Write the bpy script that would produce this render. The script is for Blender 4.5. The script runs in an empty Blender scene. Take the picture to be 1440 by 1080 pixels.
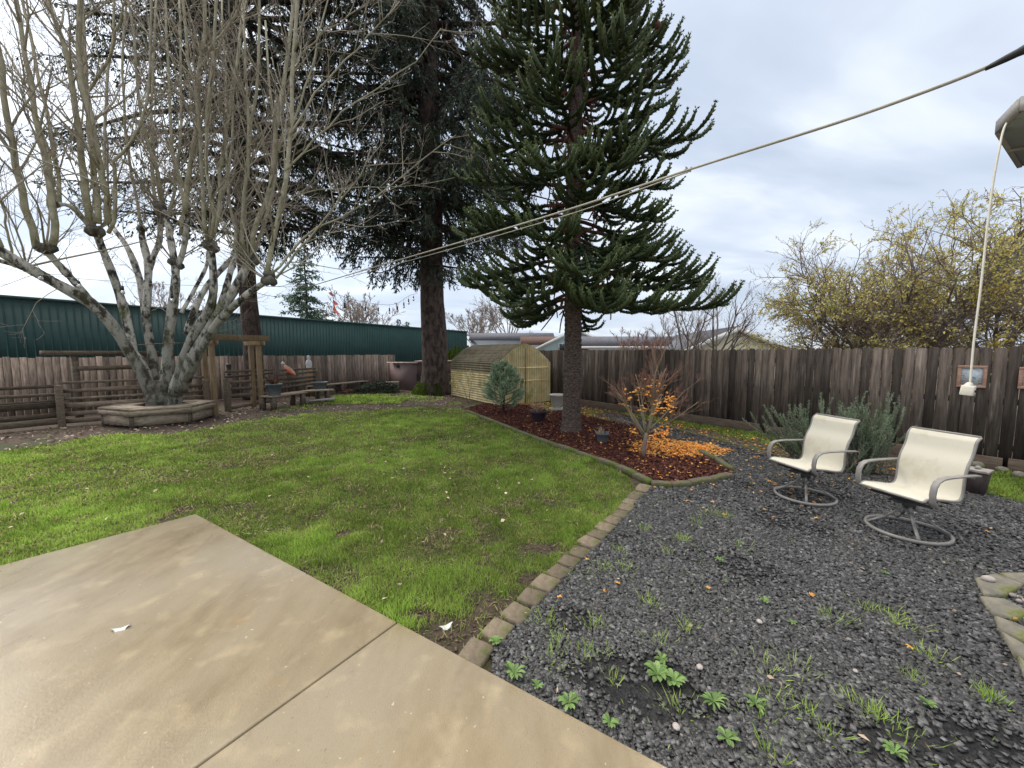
import bpy, math, random
import numpy as np
from mathutils import Vector
PI = math.pi
R = np.random.default_rng(7)
random.seed(7)
scene = bpy.context.scene
COL = scene.collection
V3 = lambda *a: np.array(a, float)

# ------------------------------------------------------------------ camera
CH = 1.75; FPX = 541.0; PIT = math.atan(45/541)
cam_d = bpy.data.cameras.new('camera'); cam = bpy.data.objects.new('camera', cam_d); COL.objects.link(cam)
cam.location = (0, 0, CH); cam.rotation_euler = (PI/2-PIT, 0, 0)
cam_d.sensor_width = 36; cam_d.lens = FPX/1440*36; cam_d.clip_start = 0.05; cam_d.clip_end = 2000
scene.camera = cam

def ray(px, py):
    x = (px-720)/FPX; y = -(py-540)/FPX
    return np.array([x, math.cos(PIT)+y*math.sin(PIT), -math.sin(PIT)+y*math.cos(PIT)])
def G(px, py, z=0.0):          # where a sight line meets height z
    r = ray(px, py); t = (z-CH)/r[2]
    return np.array([r[0]*t, r[1]*t, z])
def A(px, py, Y):              # point at real depth Y
    r = ray(px, py); t = Y/r[1]
    return np.array([r[0]*t, Y, CH+r[2]*t])

# ------------------------------------------------------------------ noise helper
def vnoise(x, y, scale=1.0, seed=0):
    x = np.asarray(x)*scale+seed*17.3; y = np.asarray(y)*scale+seed*9.1
    xi = np.floor(x).astype(int); yi = np.floor(y).astype(int); fx = x-xi; fy = y-yi
    fx = fx*fx*(3-2*fx); fy = fy*fy*(3-2*fy)
    def h(a, b):
        n = (a*374761393 + b*668265263 + seed*1442695) & 0x7fffffff
        n = ((n ^ (n >> 13))*1274126177) & 0x7fffffff
        return (n ^ (n >> 16) & 0xffff) % 65536/65536.0
    return (h(xi, yi)*(1-fx)+h(xi+1, yi)*fx)*(1-fy)+(h(xi, yi+1)*(1-fx)+h(xi+1, yi+1)*fx)*fy
def fnoise(x, y, scale=1.0, seed=0):
    return (vnoise(x, y, scale, seed)*.5+vnoise(x, y, scale*2.1, seed+1)*.3+vnoise(x, y, scale*4.3, seed+2)*.2)
def inpoly(x, y, poly):
    x = np.asarray(x); y = np.asarray(y); c = np.zeros(x.shape, bool); n = len(poly); j = n-1
    for i in range(n):
        xi, yi = poly[i][:2]; xj, yj = poly[j][:2]
        m = ((yi > y) != (yj > y))
        with np.errstate(divide='ignore', invalid='ignore'):
            c ^= m & (x < (xj-xi)*(y-yi)/((yj-yi) if yj != yi else 1e-9)+xi)
        j = i
    return c

# ------------------------------------------------------------------ materials
def mat(name, c1, c2=None, scale=5.0, rough=0.8, bump=0.0, bscale=None, stretch=(1, 1, 1), detail=6.0,
        tval=None, tcol=None, lo=0.35, hi=0.65, c3=None, s3=1.0, lo3=.5, hi3=.62, metal=0.0, spec=0.4, trans=0.0, coat=0, vor=0, rough2=None):
    m = bpy.data.materials.new(name); m.use_nodes = True; nt = m.node_tree; N = nt.nodes; L = nt.links
    b = N['Principled BSDF']
    tc = N.new('ShaderNodeTexCoord'); mp = N.new('ShaderNodeMapping'); mp.inputs['Scale'].default_value = stretch
    L.new(tc.outputs['Object'], mp.inputs['Vector'])
    def noise(s, d=detail):
        n = N.new('ShaderNodeTexNoise'); n.inputs['Scale'].default_value = s; n.inputs['Detail'].default_value = d
        n.inputs['Roughness'].default_value = .65; L.new(mp.outputs[0], n.inputs['Vector']); return n.outputs['Fac']
    def mr(v, a, c, o0=0., o1=1.):
        r = N.new('ShaderNodeMapRange'); r.inputs[1].default_value = a; r.inputs[2].default_value = c
        r.inputs[3].default_value = o0; r.inputs[4].default_value = o1; L.new(v, r.inputs[0]); return r.outputs[0]
    def mix(f, a, c, mode='MIX'):
        x = N.new('ShaderNodeMix'); x.data_type = 'RGBA'; x.blend_type = mode
        for sock, v in ((x.inputs[6], a), (x.inputs[7], c)):
            if isinstance(v, (tuple, list)): sock.default_value = (*v, 1)
            else: L.new(v, sock)
        if isinstance(f, float): x.inputs[0].default_value = f
        else: L.new(f, x.inputs[0])
        return x.outputs[2]
    n1 = noise(scale); f1 = mr(n1, lo, hi)
    col = mix(f1, c1, c2 or c1)
    if c3: col = mix(mr(noise(s3, 4), lo3, hi3), col, c3)
    if tcol or tval:
        at = N.new('ShaderNodeAttribute'); at.attribute_name = 'tint'
        if tcol: col = mix(at.outputs['Fac'], col, tcol)
        if tval:
            v = mr(at.outputs['Fac'], 0, 1, *tval)
            hs = N.new('ShaderNodeHueSaturation'); L.new(v, hs.inputs['Value']); L.new(col, hs.inputs['Color']); col = hs.outputs[0]
    L.new(col, b.inputs['Base Color'])
    if rough2 is not None: L.new(mr(noise(scale*.35, 3), .4, .6, rough, rough2), b.inputs['Roughness'])
    else: b.inputs['Roughness'].default_value = rough
    b.inputs['Metallic'].default_value = metal; b.inputs['Specular IOR Level'].default_value = spec
    if trans:
        b.inputs['Transmission Weight'].default_value = trans
    if bump:
        bp = N.new('ShaderNodeBump'); bp.inputs['Distance'].default_value = bump; bp.inputs['Strength'].default_value = 1
        h = noise(bscale or scale*3)
        if vor:
            vo = N.new('ShaderNodeTexVoronoi'); vo.inputs['Scale'].default_value = vor; L.new(mp.outputs[0], vo.inputs['Vector']); h = vo.outputs['Distance']
        L.new(h, bp.inputs['Height']); L.new(bp.outputs[0], b.inputs['Normal'])
    return m
def leafmat(name, c1, c2, tval=(.6, 1.4), scale=1.5, rough=.6, tl=.35, spec=.3):
    m = mat(name, c1, c2, scale=scale, rough=rough, tval=tval, spec=spec); nt = m.node_tree; N = nt.nodes; L = nt.links
    b = N['Principled BSDF']; out = N['Material Output']
    t = N.new('ShaderNodeBsdfTranslucent'); mx = N.new('ShaderNodeMixShader'); mx.inputs[0].default_value = tl
    src = b.inputs['Base Color'].links[0].from_socket; L.new(src, t.inputs['Color'])
    L.new(b.outputs[0], mx.inputs[1]); L.new(t.outputs[0], mx.inputs[2]); L.new(mx.outputs[0], out.inputs['Surface'])
    return m

# ------------------------------------------------------------------ mesh builder
class MB:
    def __init__(s): s.v = []; s.n = 0; s.f = {}; s.ng = []; s.t = []; s.tubes = {}
    def raw(s, V, F=None, tint=0.5, ngon=None):
        V = np.asarray(V, float).reshape(-1, 3); s.v.append(V)
        s.t.append(np.broadcast_to(np.asarray(tint, float), (len(V),)))
        if F is not None:
            F = np.asarray(F, int); s.f.setdefault(F.shape[1], []).append(F+s.n)
        for g in (ngon or []): s.ng.append([i+s.n for i in g])
        s.n += len(V); return s
    def box(s, c, size, rz=0., rx=0., ry=0., tint=.5, jit=0.):
        hx, hy, hz = [q/2 for q in size]
        V = np.array([[x, y, z] for z in (-hz, hz) for x, y in ((-hx, -hy), (hx, -hy), (hx, hy), (-hx, hy))])
        if jit: V = V+R.normal(0, jit, V.shape)
        V = rot(V, rx, ry, rz)+np.asarray(c, float)
        return s.raw(V, [[3, 2, 1, 0], [4, 5, 6, 7], [0, 1, 5, 4], [1, 2, 6, 5], [2, 3, 7, 6], [3, 0, 4, 7]], tint)
    def beam(s, a, b, w, h, tint=.5, jit=0):
        a = np.asarray(a, float); b = np.asarray(b, float); d = b-a; L = np.linalg.norm(d); d = d/L
        up = V3(0, 0, 1) if abs(d[2]) < .9 else V3(1, 0, 0)
        sd = np.cross(d, up); sd /= np.linalg.norm(sd); u = np.cross(sd, d)
        V = [p+sd*x*w/2+u*z*h/2 for p in (a, b) for x, z in ((-1, -1), (1, -1), (1, 1), (-1, 1))]
        V = np.array(V)
        if jit: V = V+R.normal(0, jit, V.shape)
        return s.raw(V, [[3, 2, 1, 0], [4, 5, 6, 7], [0, 1, 5, 4], [1, 2, 6, 5], [2, 3, 7, 6], [3, 0, 4, 7]][::1], tint)
    def prism(s, poly, z0, z1, tint=.5, inset=0.0, bev=0.0):
        P = np.asarray([q[:2] for q in poly], float); n = len(P)
        ar = 0.5*np.sum(P[:, 0]*np.roll(P[:, 1], -1)-np.roll(P[:, 0], -1)*P[:, 1])
        if ar < 0: P = P[::-1]
        c = P.mean(0); rings = [(P, z0)]
        if bev:
            rings.append((P, z1-bev)); dn = (P-c)/np.linalg.norm(P-c, axis=1)[:, None]; rings.append((P-dn*bev, z1))
        else: rings.append((P, z1))
        V = np.concatenate([np.c_[q, np.full(n, z)] for q, z in rings]); k = len(rings)
        F = [[r*n+i, r*n+(i+1) % n, (r+1)*n+(i+1) % n, (r+1)*n+i] for r in range(k-1) for i in range(n)]
        return s.raw(V, F, tint, ngon=[list(range((k-1)*n, k*n)), list(range(n))[::-1]])
    def tube(s, pts, r0, r1=None, n=6, tint=.5, tint1=None):
        pts = np.asarray(pts, float); k = len(pts)
        rr = np.asarray(r0, float) if np.ndim(r0) else np.linspace(r0, r0 if r1 is None else r1, k)
        tt = np.linspace(tint, tint if tint1 is None else tint1, k)
        s.tubes.setdefault((k, n), []).append((pts, rr, tt)); return s
    def lathe(s, prof, n=20, c=(0, 0, 0), tint=.5, cap=True):
        prof = np.asarray(prof, float); k = len(prof); a = np.arange(n)*2*PI/n
        V = np.array([[r*np.cos(a), r*np.sin(a), np.full(n, z)] for r, z in prof]).transpose(0, 2, 1).reshape(-1, 3)+np.asarray(c, float)
        F = [[i*n+j, i*n+(j+1) % n, (i+1)*n+(j+1) % n, (i+1)*n+j] for i in range(k-1) for j in range(n)]
        return s.raw(V, F, tint, ngon=[list(range(n))[::-1], list(range((k-1)*n, k*n))] if cap else None)
    def kites(s, P, D, L, W, tint=.5, bend=0.0, Nn=None, mid=.45):
        """leaf / blade / needle shaped quads: base P, direction D, length L, width W"""
        P = np.asarray(P, float); N_ = len(P)
        if N_ == 0: return s
        D = np.asarray(D, float); D = D/np.maximum(np.linalg.norm(D, axis=1)[:, None], 1e-9)
        L = np.broadcast_to(L, (N_,))[:, None]; W = np.broadcast_to(W, (N_,))[:, None]
        q = R.normal(size=(N_, 3)) if Nn is None else Nn
        S = np.cross(D, q); S /= np.maximum(np.linalg.norm(S, axis=1)[:, None], 1e-9)
        Up = np.cross(S, D)
        M = P+D*L*mid+Up*L*np.asarray(bend).reshape(-1, 1) if np.ndim(bend) else P+D*L*mid+Up*L*bend
        V = np.stack([P, M+S*W/2, P+D*L, M-S*W/2], 1).reshape(-1, 3)
        F = np.arange(N_*4).reshape(-1, 4)
        t = np.repeat(np.broadcast_to(tint, (N_,)), 4)
        return s.raw(V, F, t)
    def _flush(s):
        for (k, n), lst in s.tubes.items():
            P = np.stack([l[0] for l in lst]); Rr = np.stack([l[1] for l in lst]); T = np.stack([l[2] for l in lst]); B = len(P)
            d = np.gradient(P, axis=1); d /= np.maximum(np.linalg.norm(d, axis=2, keepdims=True), 1e-9)
            ref = np.zeros((B, 1, 3)); md = np.abs(d.mean(1)); ax = md.argmin(1); ref[np.arange(B), 0, ax] = 1
            u = np.cross(d, np.broadcast_to(ref, d.shape)); u /= np.maximum(np.linalg.norm(u, axis=2, keepdims=True), 1e-9); w = np.cross(d, u)
            a = np.arange(n)*2*PI/n
            V = P[:, :, None, :]+Rr[:, :, None, None]*(u[:, :, None, :]*np.cos(a)[None, None, :, None]+w[:, :, None, :]*np.sin(a)[None, None, :, None])
            idx = np.arange(B*k*n).reshape(B, k, n); nx = np.roll(idx, -1, axis=2)
            F = np.stack([idx[:, :-1], nx[:, :-1], nx[:, 1:], idx[:, 1:]], -1).reshape(-1, 4)
            base = s.n
            s.raw(V.reshape(-1, 3), F, np.repeat(T.reshape(-1), n))
            if n >= 4:
                for b in range(B):
                    s.ng.append([int(q)+base for q in idx[b, 0][::-1]]); s.ng.append([int(q)+base for q in idx[b, -1]])
        s.tubes = {}
    def build(s, name, m, parent=None, smooth=False, world=False, bevel=0):
        s._flush()
        V = np.concatenate(s.v) if s.v else np.zeros((0, 3))
        if world and parent is not None:
            o = parent
            while o is not None: V = V-np.array(o.location); o = o.parent
        me = bpy.data.meshes.new(name); loops = []; tot = []
        for k, fs in s.f.items():
            F = np.concatenate(fs); loops.append(F.reshape(-1)); tot.append(np.full(len(F), k))
        for g in s.ng: loops.append(np.array(g)); tot.append(np.array([len(g)]))
        loops = np.concatenate(loops).astype(np.int32); tot = np.concatenate(tot).astype(np.int32)
        st = np.concatenate([[0], np.cumsum(tot)[:-1]]).astype(np.int32)
        me.vertices.add(len(V)); me.vertices.foreach_set('co', V.astype(np.float32).reshape(-1))
        me.loops.add(len(loops)); me.loops.foreach_set('vertex_index', loops)
        me.polygons.add(len(tot)); me.polygons.foreach_set('loop_start', st); me.polygons.foreach_set('loop_total', tot)
        if smooth: me.polygons.foreach_set('use_smooth', np.ones(len(tot), bool))
        me.update(calc_edges=True); me.validate()
        at = me.attributes.new('tint', 'FLOAT', 'POINT'); t = np.concatenate(s.t).astype(np.float32)
        if len(at.data) == len(t): at.data.foreach_set('value', t)
        me.materials.append(m)
        o = bpy.data.objects.new(name, me); COL.objects.link(o)
        if parent is not None: o.parent = parent
        if bevel:
            bm = o.modifiers.new('bevel', 'BEVEL'); bm.width = bevel; bm.segments = 2; bm.limit_method = 'ANGLE'
        return o
def rot(V, rx=0, ry=0, rz=0):
    V = np.asarray(V, float)
    if rx: c, s_ = math.cos(rx), math.sin(rx); V = V@np.array([[1, 0, 0], [0, c, s_], [0, -s_, c]])
    if ry: c, s_ = math.cos(ry), math.sin(ry); V = V@np.array([[c, 0, -s_], [0, 1, 0], [s_, 0, c]])
    if rz: c, s_ = math.cos(rz), math.sin(rz); V = V@np.array([[c, s_, 0], [-s_, c, 0], [0, 0, 1]])
    return V
def tag(o, label=None, cat=None, group=None, kind=None):
    if label: o['label'] = label
    if cat: o['category'] = cat
    if group: o['group'] = group
    if kind: o['kind'] = kind
    return o
def thing(name, label, cat, loc=(0, 0, 0), rz=0., group=None):
    o = bpy.data.objects.new(name, None); COL.objects.link(o); o.location = tuple(float(q) for q in loc); o.rotation_euler = (0, 0, rz)
    o.empty_display_size = .1
    return tag(o, label, cat, group)
def copy_tree(o, parent=None):
    c = o.copy(); COL.objects.link(c); c.parent = parent
    for ch in list(o.children): copy_tree(ch, c)
    return c
def ORD(i): return ['first', 'second', 'third', 'fourth', 'fifth', 'sixth', 'seventh', 'eighth', 'ninth', 'tenth', 'eleventh', 'twelfth', 'thirteenth', 'fourteenth', 'fifteenth', 'sixteenth', 'seventeenth', 'eighteenth', 'nineteenth', 'twentieth'][i]

# ------------------------------------------------------------------ material library
M = {}
M['soil'] = mat('soil', (.07, .045, .034), (.15, .105, .08), scale=9, rough=.95, bump=.05, bscale=22, c3=(.055, .075, .02), s3=.9, lo3=.52, hi3=.66)
M['lawn'] = mat('lawn_soil', (.06, .055, .022), (.14, .10, .072), scale=14, rough=.95, bump=.06, bscale=30, c3=(.10, .075, .055), s3=3, lo3=.45, hi3=.62)
M['gravelbed'] = mat('gravel_bed', (.012, .012, .013), (.045, .043, .042), scale=25, rough=.85, bump=.02, vor=60, c3=(.05, .036, .028), s3=.8, lo3=.6, hi3=.72)
M['stone'] = mat('gravel_stone', (.044, .043, .043), (.095, .092, .090), scale=30, rough=.5, tval=(.25, 2.9), spec=.45)
M['mulchbed'] = mat('mulch_bed', (.035, .012, .010), (.08, .026, .02), scale=20, rough=.9, bump=.03, bscale=40)
M['chip'] = mat('bark_chip', (.06, .018, .013), (.16, .05, .034), scale=12, rough=.85, tval=(.4, 1.6))
M['grass'] = leafmat('grass_blade', (.225, .35, .055), (.36, .455, .11), tval=(.45, 1.85), scale=2.2, tl=.5, rough=.5)
M['pathdirt'] = mat('leaf_litter_soil', (.08, .06, .045), (.16, .115, .085), scale=9, rough=.95, bump=.03, bscale=30, c3=(.07, .10, .025), s3=1.1, lo3=.48, hi3=.6)
M['leaf'] = leafmat('fallen_leaf', (1.0, .42, .07), (1.0, .62, .20), tval=(.5, 1.4), scale=6, tl=.25, rough=.7)
M['litter'] = leafmat('pale_litter', (.42, .30, .2), (.62, .52, .42), tval=(.25, 1.3), scale=6, tl=.1, rough=.8)
M['paver'] = mat('concrete_paver', (.15, .115, .08), (.25, .20, .14), scale=14, rough=.9, bump=.008, bscale=40, c3=(.10, .11, .035), s3=6, lo3=.5, hi3=.68, tval=(.75, 1.2))
M['curb'] = mat('mossy_curb', (.11, .095, .065), (.20, .175, .12), scale=8, rough=.95, bump=.01, bscale=30, c3=(.10, .12, .03), s3=3, lo3=.42, hi3=.6)
M['flag'] = mat('flagstone', (.16, .15, .12), (.30, .27, .21), scale=9, rough=.9, bump=.01, bscale=26, c3=(.17, .19, .04), s3=3, lo3=.48, hi3=.6)
M['woodfence'] = mat('weathered_fence', (.07, .052, .042), (.19, .15, .12), scale=3.0, rough=.9, bump=.006, bscale=8, stretch=(9, 9, .7), tval=(.45, 1.65), lo=.33, hi=.67, c3=(.27, .225, .185), s3=1.6, lo3=.58, hi3=.72)
M['woodfence_old'] = mat('old_grey_fence', (.17, .12, .09), (.38, .30, .245), scale=3.0, rough=.9, bump=.004, bscale=8, stretch=(8, 8, .8), tval=(.45, 1.35), lo=.35, hi=.62)
M['rail'] = mat('rail_wood', (.10, .075, .055), (.21, .165, .12), scale=3, rough=.9, bump=.004, stretch=(3, 3, 9), tval=(.55, 1.35), c3=(.30, .27, .22), s3=1.5, lo3=.62, hi3=.75)
M['post'] = mat('treated_post', (.19, .13, .07), (.30, .22, .13), scale=4, rough=.85, bump=.003, stretch=(6, 6, 1), tval=(.5, 1.4))
M['bench'] = mat('grey_timber', (.15, .118, .085), (.36, .295, .22), scale=4, rough=.9, bump=.004, stretch=(2, 2, 8), tval=(.55, 1.3), c3=(.14, .13, .07), s3=2, lo3=.58, hi3=.72)
M['green'] = mat('green_steel', (.014, .040, .038), (.020, .051, .048), scale=.7, rough=.55, tval=(.75, 1.7), spec=.3)
M['barkwhite'] = mat('pale_bark', (.045, .038, .032), (.62, .59, .53), scale=6.5, rough=.9, bump=.02, bscale=12, stretch=(1, 1, .55), lo=.41, hi=.53, tcol=(.06, .055, .035), c3=(.10, .11, .035), s3=2.2, lo3=.56, hi3=.68)
M['shoot'] = mat('shoot_bark', (.27, .255, .15), (.52, .49, .36), scale=5, rough=.85, tcol=(.34, .29, .245), lo=.35, hi=.65)
M['firbark'] = mat('fir_bark', (.035, .024, .02), (.12, .085, .072), scale=7, rough=.95, bump=.05, bscale=9, stretch=(1, 1, .45), lo=.4, hi=.62)
M['mpbark'] = mat('ringed_bark', (.055, .035, .03), (.17, .13, .105), scale=16, rough=.95, bump=.02, bscale=22, stretch=(1, 1, 2.2), lo=.4, hi=.62)
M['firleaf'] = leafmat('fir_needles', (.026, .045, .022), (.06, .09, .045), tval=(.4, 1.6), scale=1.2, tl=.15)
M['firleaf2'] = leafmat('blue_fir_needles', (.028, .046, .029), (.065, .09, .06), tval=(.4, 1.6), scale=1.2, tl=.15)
M['mpleaf'] = mat('scale_leaves', (.011, .026, .011), (.026, .050, .021), scale=3, rough=.6, tcol=(.14, .18, .055), spec=.4)
M['deadwood'] = mat('dead_branch', (.07, .03, .018), (.15, .065, .04), scale=8, rough=.95)
M['greybark'] = mat('grey_bark', (.16, .14, .12), (.28, .25, .21), scale=8, rough=.95, tcol=(.25, .19, .175))
M['twigfar'] = mat('far_twigs', (.26, .22, .20), (.38, .33, .29), scale=6, rough=.95)
M['yleaf'] = leafmat('yellow_leaf', (.85, .68, .16), (.58, .60, .24), tval=(.5, 1.4), scale=1.1, tl=.4)
M['redtwig'] = mat('maple_twig', (.24, .23, .13), (.30, .26, .17), scale=8, rough=.8, tcol=(.30, .15, .11))
M['pineneedle'] = leafmat('pine_needles', (.27, .38, .23), (.42, .52, .36), tval=(.5, 1.5), scale=5, tl=.2)
M['rosemary'] = leafmat('rosemary_leaf', (.14, .21, .10), (.28, .35, .23), tval=(.5, 1.5), scale=5, tl=.2)
M['weed'] = leafmat('weed_leaf', (.13, .24, .06), (.27, .38, .14), tval=(.7, 1.3), scale=12, tl=.3)
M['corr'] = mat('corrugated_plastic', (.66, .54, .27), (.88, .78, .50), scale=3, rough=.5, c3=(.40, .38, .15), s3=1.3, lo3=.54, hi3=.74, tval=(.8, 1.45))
M['corrroof'] = mat('dirty_corrugated_roof', (.20, .175, .11), (.38, .33, .23), scale=4, rough=.7, c3=(.22, .07, .035), s3=2.0, lo3=.60, hi3=.70, tval=(.6, 1.2))
M['sling'] = mat('cream_sling', (.64, .595, .48), (.73, .69, .58), scale=300, rough=.75, bump=.0006, bscale=500, c3=(.56, .50, .36), s3=3, lo3=.55, hi3=.75)
M['frame'] = mat('taupe_metal', (.24, .22, .20), (.30, .28, .26), scale=10, rough=.38, spec=.5)
M['darkmetal'] = mat('dark_metal', (.04, .037, .034), (.07, .065, .06), scale=10, rough=.5)
M['mauve'] = mat('mauve_siding', (.19, .13, .125), (.21, .145, .14), scale=3, rough=.8, stretch=(8, 8, 1))
M['mauvedark'] = mat('dark_siding', (.05, .036, .034), (.085, .062, .058), scale=3, rough=.85)
M['coproof'] = mat('pink_roofing', (.42, .33, .29), (.55, .47, .41), scale=3, rough=.8, c3=(.2, .1, .06), s3=4)
M['cable'] = mat('grey_cable', (.36, .34, .28), (.5, .47, .39), scale=6, rough=.6)
M['cabledark'] = mat('black_cable', (.018, .018, .018), (.03, .03, .03), scale=6, rough=.5)
M['white'] = mat('white_plastic', (.62, .59, .50), (.72, .69, .60), scale=20, rough=.45)
M['awning'] = mat('awning_metal', (.20, .22, .215), (.24, .26, .255), scale=3, rough=.5)
M['awningtrim'] = mat('awning_trim', (.24, .23, .225), (.29, .28, .27), scale=5, rough=.5)
M['glass'] = mat('bulb_glass', (.75, .75, .72), rough=.1, trans=.7, spec=.5)
M['red'] = mat('red_ribbon', (.75, .10, .06), (.85, .2, .13), scale=9, rough=.6)
M['potblack'] = mat('dark_pot', (.035, .025, .035), (.05, .04, .05), scale=8, rough=.5)
M['potgrey'] = mat('grey_pot', (.10, .115, .125), (.15, .165, .175), scale=8, rough=.6)
M['urn'] = mat('pale_urn', (.42, .40, .36), (.55, .53, .48), scale=8, rough=.8)
M['dried'] = leafmat('dried_plant', (.55, .30, .2), (.72, .52, .35), tval=(.6, 1.2), scale=8, tl=.2)
M['palepaint'] = mat('mint_siding', (.50, .63, .60), (.54, .67, .64), scale=2, rough=.7)
M['yellowpaint'] = mat('cream_siding', (.86, .84, .62), (.9, .88, .7), scale=2, rough=.7, c3=(.7, .68, .48), s3=.8)
M['roofdark'] = mat('grey_shingle', (.10, .10, .115), (.17, .17, .19), scale=6, rough=.9, spec=.08)
M['roofred'] = mat('rust_shingle', (.10, .065, .055), (.16, .10, .08), scale=6, rough=.9, spec=.08)
M['trim'] = mat('white_trim', (.72, .72, .70), (.78, .78, .76), scale=4, rough=.6)
M['window'] = mat('window_glass', (.05, .06, .07), rough=.15, spec=.6)
M['bluewall'] = mat('blue_grey_siding', (.30, .34, .40), (.34, .38, .44), scale=1, rough=.7)
M['pframe'] = mat('pinkish_frame', (.42, .22, .15), (.56, .34, .25), scale=14, rough=.7)
M['pic'] = mat('faded_picture', (.50, .58, .62), (.66, .70, .70), scale=16, rough=.5, lo=.4, hi=.55, stretch=(1, 1, 2.5), c3=(.22, .32, .38), s3=20, lo3=.58, hi3=.62)
M['rock'] = mat('river_stone', (.28, .24, .22), (.46, .42, .38), scale=10, rough=.75, bump=.01, tval=(.5, 1.4))
M['timber'] = mat('border_timber', (.12, .085, .06), (.22, .165, .12), scale=4, rough=.9, bump=.004, stretch=(1, 1, 7), tval=(.6, 1.3))
M['moss'] = leafmat('moss', (.10, .16, .02), (.17, .24, .04), tval=(.6, 1.3), scale=6, tl=.2)
M['statue'] = mat('white_statue', (.55, .55, .53), (.7, .7, .68), scale=12, rough=.6)
M['clay'] = mat('orange_post', (.30, .17, .08), (.40, .25, .13), scale=6, rough=.8)

# concrete: warm tan, broom streaks, wet sheen patches
def concrete():
    m = mat('patio_concrete', (.235, .178, .105), (.375, .30, .19), scale=3.4, rough=.42, bump=.0022, bscale=90, stretch=(1.8, .7, 1), detail=10, lo=.3, hi=.7, c3=(.33, .27, .18), s3=.7, lo3=.42, hi3=.6, rough2=.25, spec=.5)
    nt = m.node_tree; N = nt.nodes; L = nt.links; b = N['Principled BSDF']
    src = b.inputs['Base Color'].links[0].from_socket
    tc = N.new('ShaderNodeTexCoord')
    for s, lo, hi, c, seed in ((9, .64, .80, (.25, .195, .13), 3), (140, .56, .70, (.25, .2, .14), 33), (5, .56, .74, (.46, .37, .235), 41), (2.3, .66, .78, (.34, .22, .10), 8), (45, .72, .76, (.16, .12, .09), 12), (30, .71, .73, (.6, .52, .4), 20)):
        mp = N.new('ShaderNodeMapping'); mp.inputs['Location'].default_value = (seed, seed*2, 0); L.new(tc.outputs['Object'], mp.inputs[0])
        n = N.new('ShaderNodeTexNoise'); n.inputs['Scale'].default_value = s; n.inputs['Detail'].default_value = 5; L.new(mp.outputs[0], n.inputs['Vector'])
        r = N.new('ShaderNodeMapRange'); r.inputs[1].default_value = lo; r.inputs[2].default_value = hi; r.inputs[4].default_value = .75; L.new(n.outputs['Fac'], r.inputs[0])
        x = N.new('ShaderNodeMix'); x.data_type = 'RGBA'; L.new(r.outputs[0], x.inputs[0]); L.new(src, x.inputs[6]); x.inputs[7].default_value = (*c, 1); src = x.outputs[2]
    L.new(src, b.inputs['Base Color'])
    return m
M['concrete'] = concrete()
M['straw'] = leafmat('straw_blade', (.34, .26, .12), (.50, .42, .22), tval=(.4, 1.4), scale=5, tl=.3)
M['crumb'] = mat('soil_crumb', (.07, .045, .034), (.17, .12, .09), scale=30, rough=.95, tval=(.5, 1.6))

for k in ('corr', 'corrroof'):
    nt_ = M[k].node_tree; b_ = nt_.nodes['Principled BSDF']; t_ = nt_.nodes.new('ShaderNodeBsdfTranslucent'); x_ = nt_.nodes.new('ShaderNodeMixShader'); x_.inputs[0].default_value = .45 if k == 'corr' else .3
    nt_.links.new(b_.inputs['Base Color'].links[0].from_socket, t_.inputs['Color']); nt_.links.new(b_.outputs[0], x_.inputs[1]); nt_.links.new(t_.outputs[0], x_.inputs[2]); nt_.links.new(x_.outputs[0], nt_.nodes['Material Output'].inputs['Surface'])
# wet film on part of the concrete
b_ = M['concrete'].node_tree.nodes['Principled BSDF']; b_.inputs['Coat Weight'].default_value = .45; b_.inputs['Coat Roughness'].default_value = .22
# ------------------------------------------------------------------ light & sky
SUN_AZ = math.radians(-62); SUN_EL = math.radians(38)     # azimuth from +Y, negative = left
w = bpy.data.worlds.new('World'); scene.world = w; w.use_nodes = True; nt = w.node_tree; N = nt.nodes; L = nt.links
N.clear(); out = N.new('ShaderNodeOutputWorld')
sky = N.new('ShaderNodeTexSky'); sky.sky_type = 'NISHITA'; sky.sun_disc = False; sky.sun_elevation = SUN_EL; sky.sun_rotation = SUN_AZ
b1 = N.new('ShaderNodeBackground'); b1.inputs['Strength'].default_value = .1; L.new(sky.outputs[0], b1.inputs['Color'])
tc = N.new('ShaderNodeTexCoord'); sp = N.new('ShaderNodeSeparateXYZ'); L.new(tc.outputs['Generated'], sp.inputs[0])
def math_(op, a, b=None, clamp=False):
    n = N.new('ShaderNodeMath'); n.operation = op; n.use_clamp = clamp
    for i, v in enumerate((a, b)):
        if v is None: continue
        if isinstance(v, (int, float)): n.inputs[i].default_value = v
        else: L.new(v, n.inputs[i])
    return n.outputs[0]
zz = math_('ADD', math_('MAXIMUM', sp.outputs[2], 0.0), .22)
cx = math_('DIVIDE', sp.outputs[0], zz); cy = math_('DIVIDE', sp.outputs[1], zz)
cb = N.new('ShaderNodeCombineXYZ'); L.new(cx, cb.inputs[0]); L.new(cy, cb.inputs[1])
mp = N.new('ShaderNodeMapping'); mp.inputs['Rotation'].default_value = (0, 0, math.radians(35)); mp.inputs['Scale'].default_value = (.75, 1.5, 1); L.new(cb.outputs[0], mp.inputs[0])
n1 = N.new('ShaderNodeTexNoise'); n1.inputs['Scale'].default_value = 1.1; n1.inputs['Detail'].default_value = 5; n1.inputs['Roughness'].default_value = .5; n1.inputs['Distortion'].default_value = .5; L.new(mp.outputs[0], n1.inputs['Vector'])
cr = N.new('ShaderNodeValToRGB'); L.new(n1.outputs['Fac'], cr.inputs[0])
e = cr.color_ramp.elements; e[0].position = .36; e[0].color = (.37, .425, .52, 1); e[1].position = .66; e[1].color = (.66, .70, .74, 1)
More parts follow.
